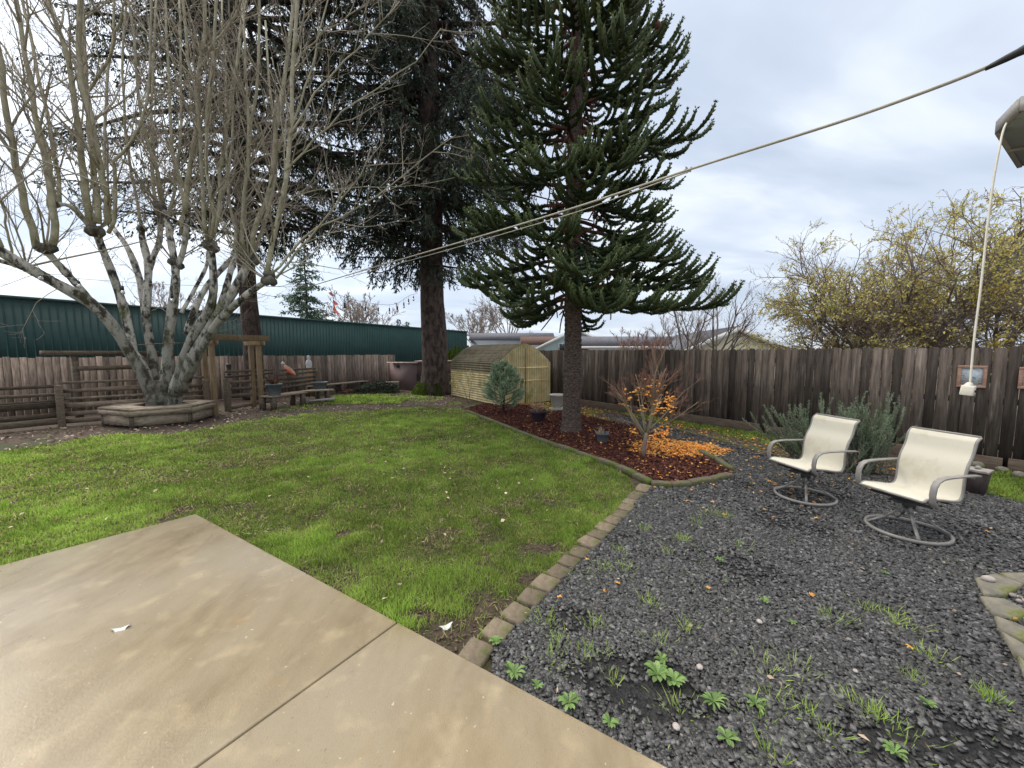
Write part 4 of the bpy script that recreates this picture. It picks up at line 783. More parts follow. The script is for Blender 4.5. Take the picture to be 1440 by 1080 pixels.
# ------------------------------------------------------------------ swivel chairs
def chair_proto():
    o = thing('patio_chair', 'x', 'chair', group='cream sling swivel chairs on the gravel')
    # local: +x is the way the chair faces, y is sideways
    n = 36; a = np.arange(n+1)*2*PI/n; ring = np.c_[np.cos(a)*.30, np.sin(a)*.30, np.full(n+1, .02)]
    b = MB(); V = []; 
    for p in a[:-1]:
        for r_, z in ((.288, .004), (.312, .004), (.312, .034), (.288, .034)): V.append([r_*math.cos(p), r_*math.sin(p), z])
    F = [[i*4+j, ((i+1) % n)*4+j, ((i+1) % n)*4+(j+1) % 4, i*4+(j+1) % 4] for i in range(n) for j in range(4)]
    b.raw(V, F); b.build('base_ring', M['frame'], o, smooth=False)
    for k in range(4):
        p = k*PI/2+PI/4; cs, sn = math.cos(p), math.sin(p)
        pts = [[.295*cs, .295*sn, .035], [.16*cs, .16*sn, .12], [.07*cs, .07*sn, .21], [.03*cs, .03*sn, .265]]
        q = MB()
        for i in range(3): q.beam(pts[i], pts[i+1], .024, .018)
        q.build('base_leg', M['frame'] if k % 2 == 0 else M['frame'], o)
    MB().lathe([(.045, .24), (.05, .26), (.05, .31), (.03, .33)], 14).build('swivel_hub', M['darkmetal'], o)
    q = MB(); q.beam([-.15, -.20, .345], [-.15, .20, .345], .03, .02); q.beam([.13, -.24, .345], [.13, .24, .345], .03, .02); q.beam([-.2, 0, .33], [.2, 0, .33], .09, .02); q.build('underframe', M['darkmetal'], o)
    # side profile of sling rails (x forward, z up)
    sp = [(.27, .415), (.245, .432), (.2, .436), (.05, .415), (-.08, .392), (-.16, .386), (-.205, .40), (-.228, .45), (-.232, .52), (-.236, .60), (-.262, .70), (-.315, .80), (-.338, .88), (-.355, .93), (-.40, .965)]
    P = np.array(sp); t = np.linspace(0, len(P)-1, 57); ti = np.minimum(t.astype(int), len(P)-2); 
    def cat(t):
        i = min(int(t), len(P)-2); f_ = t-i; p0, p1, p2, p3 = P[max(i-1, 0)], P[i], P[i+1], P[min(i+2, len(P)-1)]
        return .5*((2*p1)+(-p0+p2)*f_+(2*p0-5*p1+4*p2-p3)*f_*f_+(-p0+3*p1-3*p2+p3)*f_**3)
    C = np.array([cat(x) for x in t]); W2 = .245
    for s_ in (-1, 1):
        MB().tube(np.c_[C[:, 0]-.004, np.full(len(C), s_*(W2+.008)), C[:, 1]-.006], .0125, .0125, 8).build('side_rail', M['frame'], o, smooth=True)
    tn = np.gradient(C, axis=0); tn /= np.linalg.norm(tn, axis=1)[:, None]; nr = np.c_[-tn[:, 1], tn[:, 0]]
    b = MB(); V = []; m_ = 9; k = len(C)
    for sgn in (1, -1):
        for i in range(k):
            for j in range(m_):
                y = -W2+2*W2*j/(m_-1); sag = .012*math.sin(PI*j/(m_-1))*(1 if 8 < i < 54 else .2); c2 = C[i]+nr[i]*(sag*1.0+sgn*.0018)*(1); V.append([c2[0], y, c2[1]])
    F = []
    for i in range(k-1):
        for j in range(m_-1): a0 = i*m_+j; F.append([a0, a0+1, a0+m_+1, a0+m_]); F.append([k*m_+a0+m_, k*m_+a0+m_+1, k*m_+a0+1, k*m_+a0])
    b.raw(V, F); b.build('sling_seat', M['sling'], o, smooth=True)
    MB().tube([[C[0, 0], -W2-.01, C[0, 1]-.005], [C[0, 0], W2+.01, C[0, 1]-.005]], .011, .011, 8).build('crossbar', M['frame'], o, smooth=True); b = MB(); b.tube([[C[-1, 0], -W2-.01, C[-1, 1]], [C[-1, 0], W2+.01, C[-1, 1]]], .012, .012, 8); b.build('crossbar', M['frame'], o, smooth=True)
    for s_ in (-1, 1):     # flat-bar arms: rise from front rail, curl, run back to the back rest
        ap = [(.20, .375), (.235, .42), (.245, .49), (.235, .56), (.205, .605), (.15, .628), (.05, .634), (-.1, .632), (-.24, .627), (-.335, .622)]
        b = MB(); Q = np.array(ap); k2 = len(Q); V = []; y = s_*(W2+.05)
        tn2 = np.gradient(Q, axis=0); tn2 /= np.linalg.norm(tn2, axis=1)[:, None]; n2 = np.c_[-tn2[:, 1], tn2[:, 0]]
        for i in range(k2):
            hw = .024
            for dy, dn in ((-hw, -.007), (hw, -.007), (hw, .007), (-hw, .007)): V.append([Q[i, 0]+n2[i, 0]*dn, y+dy, Q[i, 1]+n2[i, 1]*dn])
        F = [[i*4+j, i*4+(j+1) % 4, (i+1)*4+(j+1) % 4, (i+1)*4+j] for i in range(k2-1) for j in range(4)]
        b.raw(V, F, ngon=[[3, 2, 1, 0], [k2*4-4, k2*4-3, k2*4-2, k2*4-1]]); b.beam([-.265, s_*(W2+.01), .61], [-.265, s_*(W2+.06), .61], .02, .02); b.beam([.20, s_*(W2), .40], [.20, s_*(W2+.05), .39], .03, .02)
        b.build('armrest', M['frame'], o, bevel=.003)
    return o
ch = chair_proto()
ch.location = (3.54, 4.53, 0); ch.rotation_euler = (0, 0, PI+.20); ch['label'] = 'cream sling swivel chair farther left, in front of the rosemary'
ch2 = copy_tree(ch); ch2.location = (3.87, 3.64, 0); ch2.rotation_euler = (0, 0, PI+.245); ch2['label'] = 'cream sling swivel chair nearest the camera, right of the other chair'

# ------------------------------------------------------------------ cables, cord, awning
def wire(pix, Ya, Yb, n=40, Xa=None):
    a = A(pix[0][0], pix[0][1], Ya); b_ = A(pix[-1][0], pix[-1][1], Yb); out = []
    xs = np.linspace(pix[0][0], pix[-1][0], n); P = np.array(pix, float)
    order = np.argsort(P[:, 0]); ys = np.interp(xs, P[order, 0], P[order, 1])
    for x, y in zip(xs, ys):
        u = (x-720)/FPX      # ground plan: a+s(b-a); X = u * Y / (forward factor)
        r = ray(x, y); k = r[0]/r[1]; den = (b_[0]-a[0])-k*(b_[1]-a[1]); s_ = (k*a[1]-a[0])/den; Y = a[1]+s_*(b_[1]-a[1]); out.append(A(x, y, Y))
    out = np.array(out)
    for _ in range(6): out[1:-1] = (out[:-2]+out[2:]+2*out[1:-1])/4
    return out
W1 = wire([(1470, 55), (1432, 76), (1380, 100), (1200, 166), (975, 236), (820, 289), (660, 337), (560, 366), (480, 389), (432, 404)], 2.3, 11.5)
o = MB().tube(W1, .011, .011, 7).build('overhead_cable', M['cable'], smooth=True); tag(o, 'long pale cable crossing the sky from upper right down to the left tree', 'cable')
W1b = wire([(972, 240), (820, 296), (660, 343), (560, 371), (485, 391)], 4.2, 10.5)
o = MB().tube(W1b, .007, .007, 6).build('overhead_cable', M['cable'], smooth=True); tag(o, 'thin second line running just below the long cable across the monkey puzzle tree', 'cable')
d = (W1[0]-W1[2])/np.linalg.norm(W1[0]-W1[2]); p = A(1425, 78.5, 2.5); k = W1[np.argmin(np.abs(W1[:, 0]/W1[:, 1]-p[0]/p[1]))]
o = MB().tube([k-d*.08, k, k+d*.04, k+d*.09, k+d*.3], np.array([.012, .02, .022, .03, .03]), None, 10).build('cable_clamp', M['cabledark'], smooth=True); tag(o, 'black sleeve at the upper right end of the long cable', 'cable clamp')
kn = A(968, 238, 4.3)
o = MB().kites(np.tile(kn, (14, 1)), R.normal(size=(14, 3)), .05, .03, R.random(14), bend=.1).build('tied_rag', M['statue']); tag(o, 'scrap of white cloth knotted on the long cable', 'rag')
W2_ = wire([(-40, 190), (0, 203), (75, 232), (150, 262), (230, 300), (300, 335), (365, 369), (400, 388), (432, 404)], 6.0, 11.5)
o = MB().tube(W2_, .012, .012, 6).build('overhead_cable', M['cable'], smooth=True); tag(o, 'cable slanting down across the left tree from the left picture edge', 'cable')
def string_lights(label, pix, Ya, Yb, bulbs, drop=.0):
    Wl = wire(pix, Ya, Yb, 60); o = thing('string_lights', label, 'string lights', Wl[0])
    MB().tube(Wl, .005, .005, 5).build('cord', M['cabledark'] if 'black' in label else M['cable'], o, world=True)
    for bx, by in bulbs:
        kk = np.array([w_[0]/w_[1] for w_ in Wl]); r = ray(bx, by); i = int(np.argmin(np.abs(kk-r[0]/r[1]))); q = Wl[i]; L_ = max(.03, q[2]-A(bx, by, q[1])[2]-.06)
        so_ = MB().tube([q, q-[0, 0, L_*.5]], .004, .004, 5).tube([q-[0, 0, L_*.5], q-[0, 0, L_]], .022, .026, 8).build('socket', M['cabledark'], o, world=True)
        MB().lathe([(.02, 0), (.034, -.025), (.04, -.055), (.03, -.085), (.005, -.1)], 10, c=q-[0, 0, L_]).build('bulb', M['glass'], o, world=True, smooth=True)
string_lights('black string lights with hanging bulbs between the red ribbon and the big conifer', [(455, 402), (468, 411), (485, 418), (510, 425), (532, 428), (547, 429), (559, 427), (568, 421), (577, 414), (588, 413)], 10.5, 16.0, [(485, 436), (513, 440), (533, 440), (547, 440), (559, 438), (567, 432), (574, 427), (581, 422)])
string_lights('pale string light cord sagging across the left tree trunks with few bulbs', [(-20, 372), (40, 384), (110, 392), (170, 396), (245, 401), (330, 402), (432, 404)], 7.6, 11.5, [(54, 390), (109, 403), (170, 412), (240, 423), (325, 425)])
c = A(466, 412, 10.8); b = MB()
for k, (dx, dz, l) in enumerate(((-.1, .03, .0), (.02, -.06, .1), (.1, -.28, .2))):
    V = []; m_ = 9
    for i in range(m_):
        t = i/(m_-1); x = dx*.4+.22*t*(.5 if k else .6)+.02*math.sin(6*t+k); z = dz*.3-.36*t*(1 if k else .35)-(.2 if k == 2 else 0)-.04*math.sin(5*t); w_ = .05*(1-.3*t); tw = 1.2*math.sin(3*t+k)
        V += [[x-w_*math.cos(tw), w_*math.sin(tw), z], [x+w_*math.cos(tw), -w_*math.sin(tw), z+.02]]
    b.raw(V, [[2*i, 2*i+1, 2*i+3, 2*i+2] for i in range(m_-1)])
o = b.build('red_ribbon', M['red']); o.location = c; tag(o, 'torn red ribbon fluttering at the start of the black string lights', 'ribbon')
# awning corner and dangling cord
z0 = 2.7; tip = G(1403, 185, z0); tc_ = G(1434, 234, z0); tb_ = G(1441, 147, z0)
o = thing('patio_awning', 'grey metal awning corner poking in at the upper right', 'awning', tip)
e1 = (tc_-tip)[:2]; e1 = e1/np.linalg.norm(e1); e2 = (tb_-tip)[:2]; e2 = e2/np.linalg.norm(e2); l1 = np.linalg.norm((tc_-tip)[:2])
Lx = 4.0
q00 = np.zeros(2); q10 = e1*l1; q01 = e2*Lx; q11 = e1*l1+e2*Lx
e2p = np.array([math.sin(.9), -math.cos(.9)])
q01 = e2*.18; far = q01+e2p*3.0; q11 = q10+np.array([.9, -.35])*3.2
poly = [q00, q01, far, q11, q10]
MB().prism(poly, 0, .05).build('panel', M['awning'], o)
for a_, b_ in ((q00, q10), (q00, q01), (q01, far)):
    MB().beam([*a_, .018], [*b_, .018], .016, .05).build('trim', M['awningtrim'], o)
mid = (q00*.55+q10*.45); MB().beam([*mid, -.006], [*(mid+(q11-q10)/np.linalg.norm(q11-q10)*3), -.006], .012, .014).build('seam', M['awningtrim'], o)
ct = G(1406, 178, z0-.02); ctY = ct[1]
pts = np.array([A(1440, 150, ctY+.02), A(1420, 165, ctY), A(1411, 180, ctY-.01), A(1406, 205, ctY-.02), A(1397, 250, ctY-.02), A(1388, 320, ctY-.02), A(1382, 380, ctY-.02), A(1376, 430, ctY-.02), A(1369, 480, ctY-.02), A(1366, 520, ctY-.02), A(1364, 540, ctY-.02)])
tt = np.linspace(0, len(pts)-1, 50); pts2 = np.array([[np.interp(x, range(len(pts)), pts[:, k]) for k in range(3)] for x in tt])
for _ in range(8): pts2[1:-1] = (pts2[:-2]+pts2[2:]+2*pts2[1:-1])/4
o = thing('extension_cord', 'white extension cord dangling from the awning with a socket block at its end', 'cord', pts2[0])
MB().tube(pts2, .0038, .0038, 8).build('cable', M['white'], o, world=True, smooth=True)
e_ = A(1361, 549, ctY-.02); b = MB(); b.box(e_, (.052, .04, .042), rz=.6, rx=.1); b.tube([e_+[.006, 0, .035], e_+[0, 0, .012]], .009, .02, 8)
so_ = b.build('socket_block', M['white'], o, world=True, bevel=.008)
for s_ in (-.004, .02): MB().box(e_+V3(s_*.82+.006, -.0215+s_*.55, -.002), (.006, .004, .009), rz=.6).build('socket_slot', M['cabledark'], so_, world=True)

# ------------------------------------------------------------------ neighbouring houses
def house(name, label, base, w_, dep, hw, ha, rz, wallm, roofm, wins=(), over=.14):
    o = thing(name, label, 'house', base, rz)       # gable faces local -y
    b = MB(); b.prism([(-w_/2, 0), (w_/2, 0), (w_/2, dep), (-w_/2, dep)], 0, hw)
    for y in (0, dep): b.raw([[-w_/2, y, hw+.001], [w_/2, y, hw+.001], [0, y, ha]], [[0, 1, 2]] if y == 0 else [[2, 1, 0]])
    b.build('wall', wallm, o)
    sl = (ha-hw)/(w_/2); r_ = MB()
    for s_ in (-1, 1):
        x1 = s_*(w_/2+over); z1 = hw-over*sl; V = [[0, -over, ha+.05], [x1, -over, z1+.05], [x1, dep+over, z1+.05], [0, dep+over, ha+.05]]; V += [[v[0], v[1], v[2]+.12] for v in V]
        r_.raw(V, [[0, 1, 2, 3], [7, 6, 5, 4], [0, 4, 5, 1], [1, 5, 6, 2], [2, 6, 7, 3], [3, 7, 4, 0]])
    r_.build('roof', roofm, o)
    for s_ in (-1, 1):
        MB().beam([0, -over-.03, ha+.04], [s_*(w_/2+over), -over-.03, hw-over*sl+.04], .04, .2).build('bargeboard', M['trim'], o)
    for (x, z, ww, wh) in wins:
        f = MB().box((x, -.03, z), (ww+.16, .06, wh+.16)).build('window', M['trim'], o); MB().box((x, -.066, z), (ww, .02, wh)).build('pane', M['window'], f)
    return o
c = A(808, 480, 27); house('blue_house', 'pale mint gabled house behind the fence beside the big trunk', (c[0]+.1, 27, 0), 6.0, 8, 1.8, 3.3, -.05, M['palepaint'], M['trim'] and M['roofdark'], wins=((-.9, 2.05, .5, .5), (.9, 2.05, .5, .5)))
c = A(860, 480, 34); 
o = thing('rust_roofed_house', 'long house with rust brown roof far behind the fence', 'house', (c[0]-2, 36, 0))
MB().box((-1, 3, 1.2), (9, 6, 2.4)).build('wall', M['bluewall'], o)
r_ = MB(); r_.raw([[-5.9, -.4, 2.4], [3.9, -.4, 2.4], [3.9, 6.4, 2.4], [-5.9, 6.4, 2.4], [-5.9, 3, 3.3], [3.9, 3, 3.3]], [[0, 1, 5, 4], [2, 3, 4, 5], [3, 2, 1, 0]], ngon=[[0, 4, 3], [1, 2, 5]]); r_.build('roof', M['roofred'], o)
o = thing('grey_roofed_house', 'low house with grey shingle roof between mint house and cream gable', 'house', (A(905, 480, 22)[0], 22, 0))
MB().box((0, 3, 1.0), (7, 6, 2.0)).build('wall', M['bluewall'], o)
r_ = MB(); r_.raw([[-3.9, -.4, 2.0], [3.9, -.4, 2.0], [3.9, 6.4, 2.], [-3.9, 6.4, 2.], [-3.9, 3, 2.75], [3.9, 3, 2.75]], [[0, 1, 5, 4], [2, 3, 4, 5], [3, 2, 1, 0]], ngon=[[0, 4, 3], [1, 2, 5]]); r_.build('roof', M['roofdark'], o)
MB().beam([-3.9, -.42, 2.0], [3.9, -.42, 2.0], .05, .14).build('gutter', M['trim'], o)
c = A(1037, 465, 17.5); house('cream_house', 'cream shingled gable house with white trim behind the right fence', (c[0], 17.5, 0), 6.6, 9, 1.25, 2.75, -.12, M['yellowpaint'], M['roofdark'])

# ------------------------------------------------------------------ tree helpers
def unit(v): v = np.asarray(v, float); return v/max(np.linalg.norm(v), 1e-9)
def wander(p, d, L_, n=6, jit=.12, up=0., curve=None):
    pts = [np.array(p, float)]; d = unit(d)
    for i in range(n-1):
        d = unit(d+R.normal(0, jit, 3)+V3(0, 0, up)+(curve if curve is not None else 0)); pts.append(pts[-1]+d*L_/(n-1))
    return np.array(pts), d
def side_dir(d, ang):
    q = unit(np.cross(d, R.normal(size=3))); return unit(d*math.cos(ang)+q*math.sin(ang))
def at_poly(P, t):
    x = t*(len(P)-1); i = min(int(x), len(P)-2); f = x-i; return P[i]*(1-f)+P[i+1]*f, unit(P[i+1]-P[i])
def grow(mb, p, d, L_, r, lvl, kids=(5, 5, 4), ang=(.5, 1.0), fac=(.35, .65), up=.05, jit=.12, rmin=.003, tips=None, tint=(0, 1), maxl=3, t0=.2):
    P, de = wander(p, d, L_, 6, jit, up)
    tn = tint[0]+(tint[1]-tint[0])*lvl/maxl
    mb.tube(P, r, max(r*.35, rmin*.7), 7 if lvl == 0 else (5 if lvl == 1 else 3), tint=tn, tint1=min(1, tn+1/maxl*(tint[1]-tint[0])))
    if lvl >= maxl:
        if tips is not None: tips.append(P)
        return
    for k in range(kids[min(lvl, len(kids)-1)]):
        t = t0+(1-t0)*R.random()**.8; q, dq = at_poly(P, t)
        grow(mb, q, side_dir(dq, R.uniform(*ang)), L_*R.uniform(*fac)*(1.15-.5*t), max(r*(.55-.2*t), rmin), lvl+1, kids, ang, fac, up, jit, rmin, tips, tint, maxl, t0)

# ------------------------------------------------------------------ big multi-stemmed pollarded tree (left)
o = thing('pollarded_tree', 'big bare white-barked tree with many pollarded stems rising from the bench box', 'tree', (TB[0], TB[1], 0))
TY = TB[1]
tr = MB(); cr = MB(); tw = MB()
def limb(px, Y0, Y1, r0, r1, n=9):
    k = len(px); Q = np.array([A(x, y, Y0+(Y1-Y0)*(i/(k-1))**1.3) for i, (x, y) in enumerate(px)])
    t = np.linspace(0, k-1, n*2); out = []
    for x in t:
        i = min(int(x), k-2); f = x-i; p0, p1, p2, p3 = Q[max(i-1, 0)], Q[i], Q[i+1], Q[min(i+2, k-1)]
        out.append(.5*((2*p1)+(-p0+p2)*f+(2*p0-5*p1+4*p2-p3)*f*f+(-p0+3*p1-3*p2+p3)*f**3))
    out = np.array(out); rr = (.68 if r0 > .14 else .76)*np.linspace(r0, r1, len(out))*(1+R.normal(0, .06, len(out)))
    tr.tube(out, rr, None, 12, tint=.8 if px[0][1] > 530 else .05, tint1=.85 if px[0][1] > 585 else -.15); return out
def knob(p, r):
    for _ in range(5):
        q = p+R.normal(0, r*.35, 3); tr.tube([q-[0, 0, r*.8], q-[0, 0, r*.3], q+[0, 0, r*.3], q+[0, 0, r*.8]], np.array([.4, 1, .9, .3])*r*R.uniform(.6, 1), None, 8, tint=.75, tint1=.9)
Y = TY
limb([(228, 590), (228, 560), (226, 535)], Y, Y, .50, .40); limb([(215, 575), (212, 545), (197, 512), (180, 490)], Y, Y-.1, .22, .17); limb([(245, 575), (248, 545), (258, 520), (270, 495)], Y, Y-.1, .24, .18); limb([(232, 575), (234, 540), (236, 505), (238, 480)], Y, Y+.1, .25, .16)
L1 = limb([(214, 560), (200, 525), (180, 492), (160, 460), (133, 430), (100, 410), (67, 392), (33, 373), (-5, 350), (-60, 318)], Y-.1, Y-2.2, .20, .13)
knob(L1[2], .1)
l1b = limb([(60, 388), (38, 380), (15, 371), (-20, 362)], Y-1.1, Y-1.7, .08, .05)
k1 = limb([(128, 425), (108, 400), (85, 375), (64, 352)], Y-.7, Y-1.3, .10, .085)
l2 = limb([(188, 500), (178, 450), (165, 405), (152, 370), (142, 345), (135, 325)], Y, Y-.6, .15, .10)
l2b = limb([(135, 330), (118, 310), (98, 290), (76, 287)], Y-.6, Y-1.2, .06, .05)
l3 = limb([(226, 550), (214, 500), (205, 445), (197, 395), (180, 350), (160, 322)], Y+.1, Y+.8, .17, .075)
l3b = limb([(205, 445), (208, 400), (208, 370), (200, 335), (200, 322)], Y+.2, Y+.5, .12, .085)
l3c = limb([(208, 385), (216, 360), (224, 340), (226, 312)], Y+.3, Y+.7, .09, .08)
l4 = limb([(238, 550), (236, 490), (243, 430), (247, 395), (246, 372)], Y, Y+.1, .18, .12)
l4b = limb([(246, 378), (242, 345), (236, 315), (228, 292)], Y+.1, Y+.3, .10, .085)
l4c = limb([(247, 380), (257, 355), (262, 325), (265, 290)], Y+.1, Y-.2, .085, .07)
l5 = limb([(248, 555), (260, 500), (283, 455), (298, 425), (300, 385), (296, 345)], Y-.1, Y-.5, .19, .10)
l5b = limb([(255, 440), (272, 410), (290, 375), (292, 355)], Y+.1, Y+.9, .06, .05)
l6 = limb([(254, 550), (270, 505), (295, 462), (322, 420), (342, 385), (350, 366)], Y-.2, Y-.2, .20, .12)
l6b = limb([(305, 445), (318, 405), (326, 375), (334, 355)], Y-.3, Y+.4, .10, .075)
l6c = limb([(262, 470), (276, 430), (293, 400), (318, 372), (330, 360)], Y+.1, Y+.9, .10, .08)
l7 = limb([(262, 535), (280, 495), (305, 455), (335, 425), (360, 405), (378, 394)], Y-.2, Y-.9, .16, .085)
for p, r_ in ((k1[-1], .13), (l2[-1], .16), (l3b[-1], .1), (l3c[-1], .12), (l4[-1], .12), (l4b[-1], .13), (l5[-1], .14), (l6[-1], .16), (l6b[-1], .12), (l7[-1], .13), (l6c[-1], .1), (l2b[-1], .08)): knob(p, r_)
shoots = []
def shoot(px, Y0, Y1, r0, r1, kids=11):
    k = len(px); Q = np.array([A(x, y, Y0+(Y1-Y0)*i/(k-1)) for i, (x, y) in enumerate(px)])
    t = np.linspace(0, k-1, 12); out = []
    for x in t:
        i = min(int(x), k-2); f = x-i; p0, p1, p2, p3 = Q[max(i-1, 0)], Q[i], Q[i+1], Q[min(i+2, k-1)]
        out.append(.5*((2*p1)+(-p0+p2)*f+(2*p0-5*p1+4*p2-p3)*f*f+(-p0+3*p1-3*p2+p3)*f**3)+R.normal(0, .015, 3))
    out = np.array(out); cr.tube(out, .78*np.linspace(r0, r1, 12), None, 8, tint=0, tint1=.25)
    Ls = np.linalg.norm(np.diff(out, axis=0), axis=1).sum()
    for j in range(kids):
        t = R.uniform(.12, 1); q, dq = at_poly(out, t)
        sd_ = side_dir(dq, R.uniform(.45, 1.05)); sd_ = unit(sd_+V3(0, -.05, .15))
        Lk = R.uniform(.7, 2.6)*(1.1-.5*t)
        grow(tw, q, sd_, Lk, r0*.22+.005, 1, kids=(0, 5, 4), ang=(.35, .9), fac=(.3, .6), up=.05, jit=.10, rmin=.0032, tint=(.0, 1.), maxl=3)
S = shoot
S([(52, 345), (40, 300), (25, 245), (15, 190), (5, 120), (-10, 30), (-20, -60)], Y-1.3, Y-2.2, .085, .04)
S([(72, 346), (78, 320), (72, 280), (60, 215), (48, 150), (35, 70), (15, -40)], Y-1.3, Y-1.4, .085, .04)
S([(76, 287), (70, 240), (55, 170), (20, 90), (-30, 20)], Y-1.2, Y-.4, .05, .02)
S([(85, 287), (80, 230), (60, 130), (40, 40), (25, -50)], Y-1., Y-.2, .05, .03)
S([(126, 315), (118, 260), (112, 200), (104, 140), (95, 75), (70, 10), (50, -60)], Y-.6, Y-1.0, .085, .045, 14)
S([(140, 315), (135, 270), (128, 200), (122, 130), (115, 60), (112, -60)], Y-.6, Y-.2, .08, .05, 14)
S([(152, 315), (150, 280), (142, 240), (132, 180), (112, 100), (112, 0), (120, -60)], Y-.6, Y-1.3, .085, .045, 14)
S([(152, 328), (162, 300), (160, 245), (162, 225), (190, 195), (205, 150), (212, 90), (210, 20), (225, -40)], Y-.7, Y-1.6, .05, .022, 12)
S([(160, 322), (150, 270), (148, 200), (150, 120), (160, 20), (160, -60)], Y+.8, Y+1.5, .05, .03)
S([(200, 320), (190, 270), (178, 200), (172, 120), (175, 20), (180, -50)], Y+.5, Y+1.0, .045, .025)
S([(226, 310), (216, 260), (212, 190), (214, 110), (220, 0)], Y+.7, Y+1.3, .055, .03)
S([(228, 290), (222, 240), (208, 200), (195, 140), (188, 60), (180, -40)], Y+.3, Y-.3, .05, .025, 12)
S([(244, 368), (236, 320), (246, 260), (254, 190), (256, 100), (250, -20)], Y+.2, Y+.8, .05, .028)
S([(262, 300), (266, 250), (274, 190), (280, 120), (286, 50), (290, -60)], Y-.2, Y-.7, .075, .04, 14)
S([(255, 330), (258, 290), (246, 230), (238, 150), (236, 60), (232, -50)], Y+.1, Y+.6, .05, .03)
S([(292, 335), (284, 280), (282, 210), (278, 130), (262, 60), (255, -40)], Y-.5, Y-1.1, .055, .03)
S([(300, 335), (308, 290), (312, 230), (320, 170), (332, 90), (340, 0)], Y-.5, Y-.1, .055, .035, 14)
S([(296, 340), (300, 300), (292, 240), (290, 170), (300, 80), (310, -40)], Y-.5, Y-1.6, .045, .03)
S([(292, 350), (300, 310), (320, 250), (328, 180), (330, 100), (345, 0)], Y+.9, Y+1.5, .05, .03)
S([(338, 352), (342, 310), (345, 250), (352, 190), (362, 120), (366, 40), (366, -50)], Y+.3, Y+.4, .06, .035, 14)
S([(346, 355), (340, 310), (346, 260), (350, 190), (345, 110), (340, 20)], Y-.2, Y-.9, .05, .03)
S([(354, 352), (362, 310), (378, 270), (386, 200), (398, 130), (408, 50), (412, -50)], Y-.2, Y-.2, .075, .042, 15)
S([(358, 356), (372, 320), (384, 270), (388, 210), (380, 130), (372, 30)], Y-.2, Y+.8, .05, .03)
S([(330, 360), (330, 320), (320, 270), (318, 200), (316, 100), (312, 0)], Y+.8, Y+1.6, .05, .03)
S([(376, 386), (382, 350), (390, 310), (400, 260), (408, 200), (412, 120), (416, 20), (420, -50)], Y-.9, Y-1.0, .07, .04, 15)
S([(388, 390), (410, 365), (435, 335), (470, 290), (505, 250), (522, 205)], Y-.9, Y-1.2, .035, .015, 10)
S([(384, 386), (405, 360), (440, 325), (490, 300), (540, 268), (600, 220), (640, 190)], Y-.9, Y-.6, .035, .012, 10)
S([(400, 240), (430, 210), (470, 170), (520, 130), (580, 90), (620, 40)], Y-1, Y-.6, .03, .01, 9)
S([(408, 190), (440, 140), (480, 90), (520, 50), (560, 0)], Y-1, Y-.8, .03, .012, 9)
S([(345, 300), (380, 292), (430, 270), (500, 262), (560, 262), (640, 250)], Y-.2, Y-.4, .022, .008, 8)
S([(390, 210), (420, 150), (440, 90), (455, 20), (470, -40)], Y-.2, Y+.5, .035, .018, 10)
S([(404, 100), (440, 60), (480, 30), (540, -10)], Y-.2, Y-.6, .025, .012, 8)
S([(0, 345), (-20, 300), (-35, 220), (-60, 100)], Y-2.1, Y-2.6, .07, .04)
S([(20, 372), (10, 330), (0, 280), (-30, 200)], Y-1.7, Y-2.2, .03, .015, 6)
S([(280, 100), (300, 60), (330, 20), (350, -30)], Y-.6, Y-1.2, .03, .02, 8)
S([(122, 130), (150, 90), (165, 40), (180, -20)], Y-.4, Y-1.2, .04, .02, 9)
for kp, nn_ in ((k1[-1], 5), (l2[-1], 8), (l4b[-1], 7), (l5[-1], 8), (l6[-1], 8), (l7[-1], 7), (l6b[-1], 6), (l3c[-1], 7), (L1[-5], 5), (l4[-1], 5)):
    for _ in range(nn_):
        d = unit(V3(R.normal(0, .5), R.normal(0, .5), R.uniform(.4, 1.4))); grow(tw, kp, d, R.uniform(.9, 3.0), R.uniform(.010, .024), 1, kids=(0, 6, 4), ang=(.35, .9), fac=(.3, .55), up=.05, jit=.1, rmin=.0032, tint=(0, 1.), maxl=3)
for Lp in (L1, l2, l3, l4, l5, l6, l7, k1):
    for _ in range(4):
        q, dq = at_poly(Lp, R.uniform(.35, .9)); grow(tw, q, side_dir(dq, R.uniform(.7, 1.3)), R.uniform(.4, 1.4), .008, 1, kids=(0, 4, 3), up=.06, rmin=.003, tint=(.2, 1.), maxl=3)
trk = tr.build('trunk', M['barkwhite'], o, smooth=True, world=True)
cr.build('stem_crown', M['shoot'], o, smooth=True, world=True); tw.build('twig_crown', M['shoot'], o, smooth=True, world=True)
o = MB().tube([A(192, 485, 9.75), A(230, 483, 9.7), A(266, 482, 9.7)], .012, .012, 6).build('brace_rod', M['rail']); tag(o, 'thin rod spanning between the stems of the white-barked tree', 'rod')

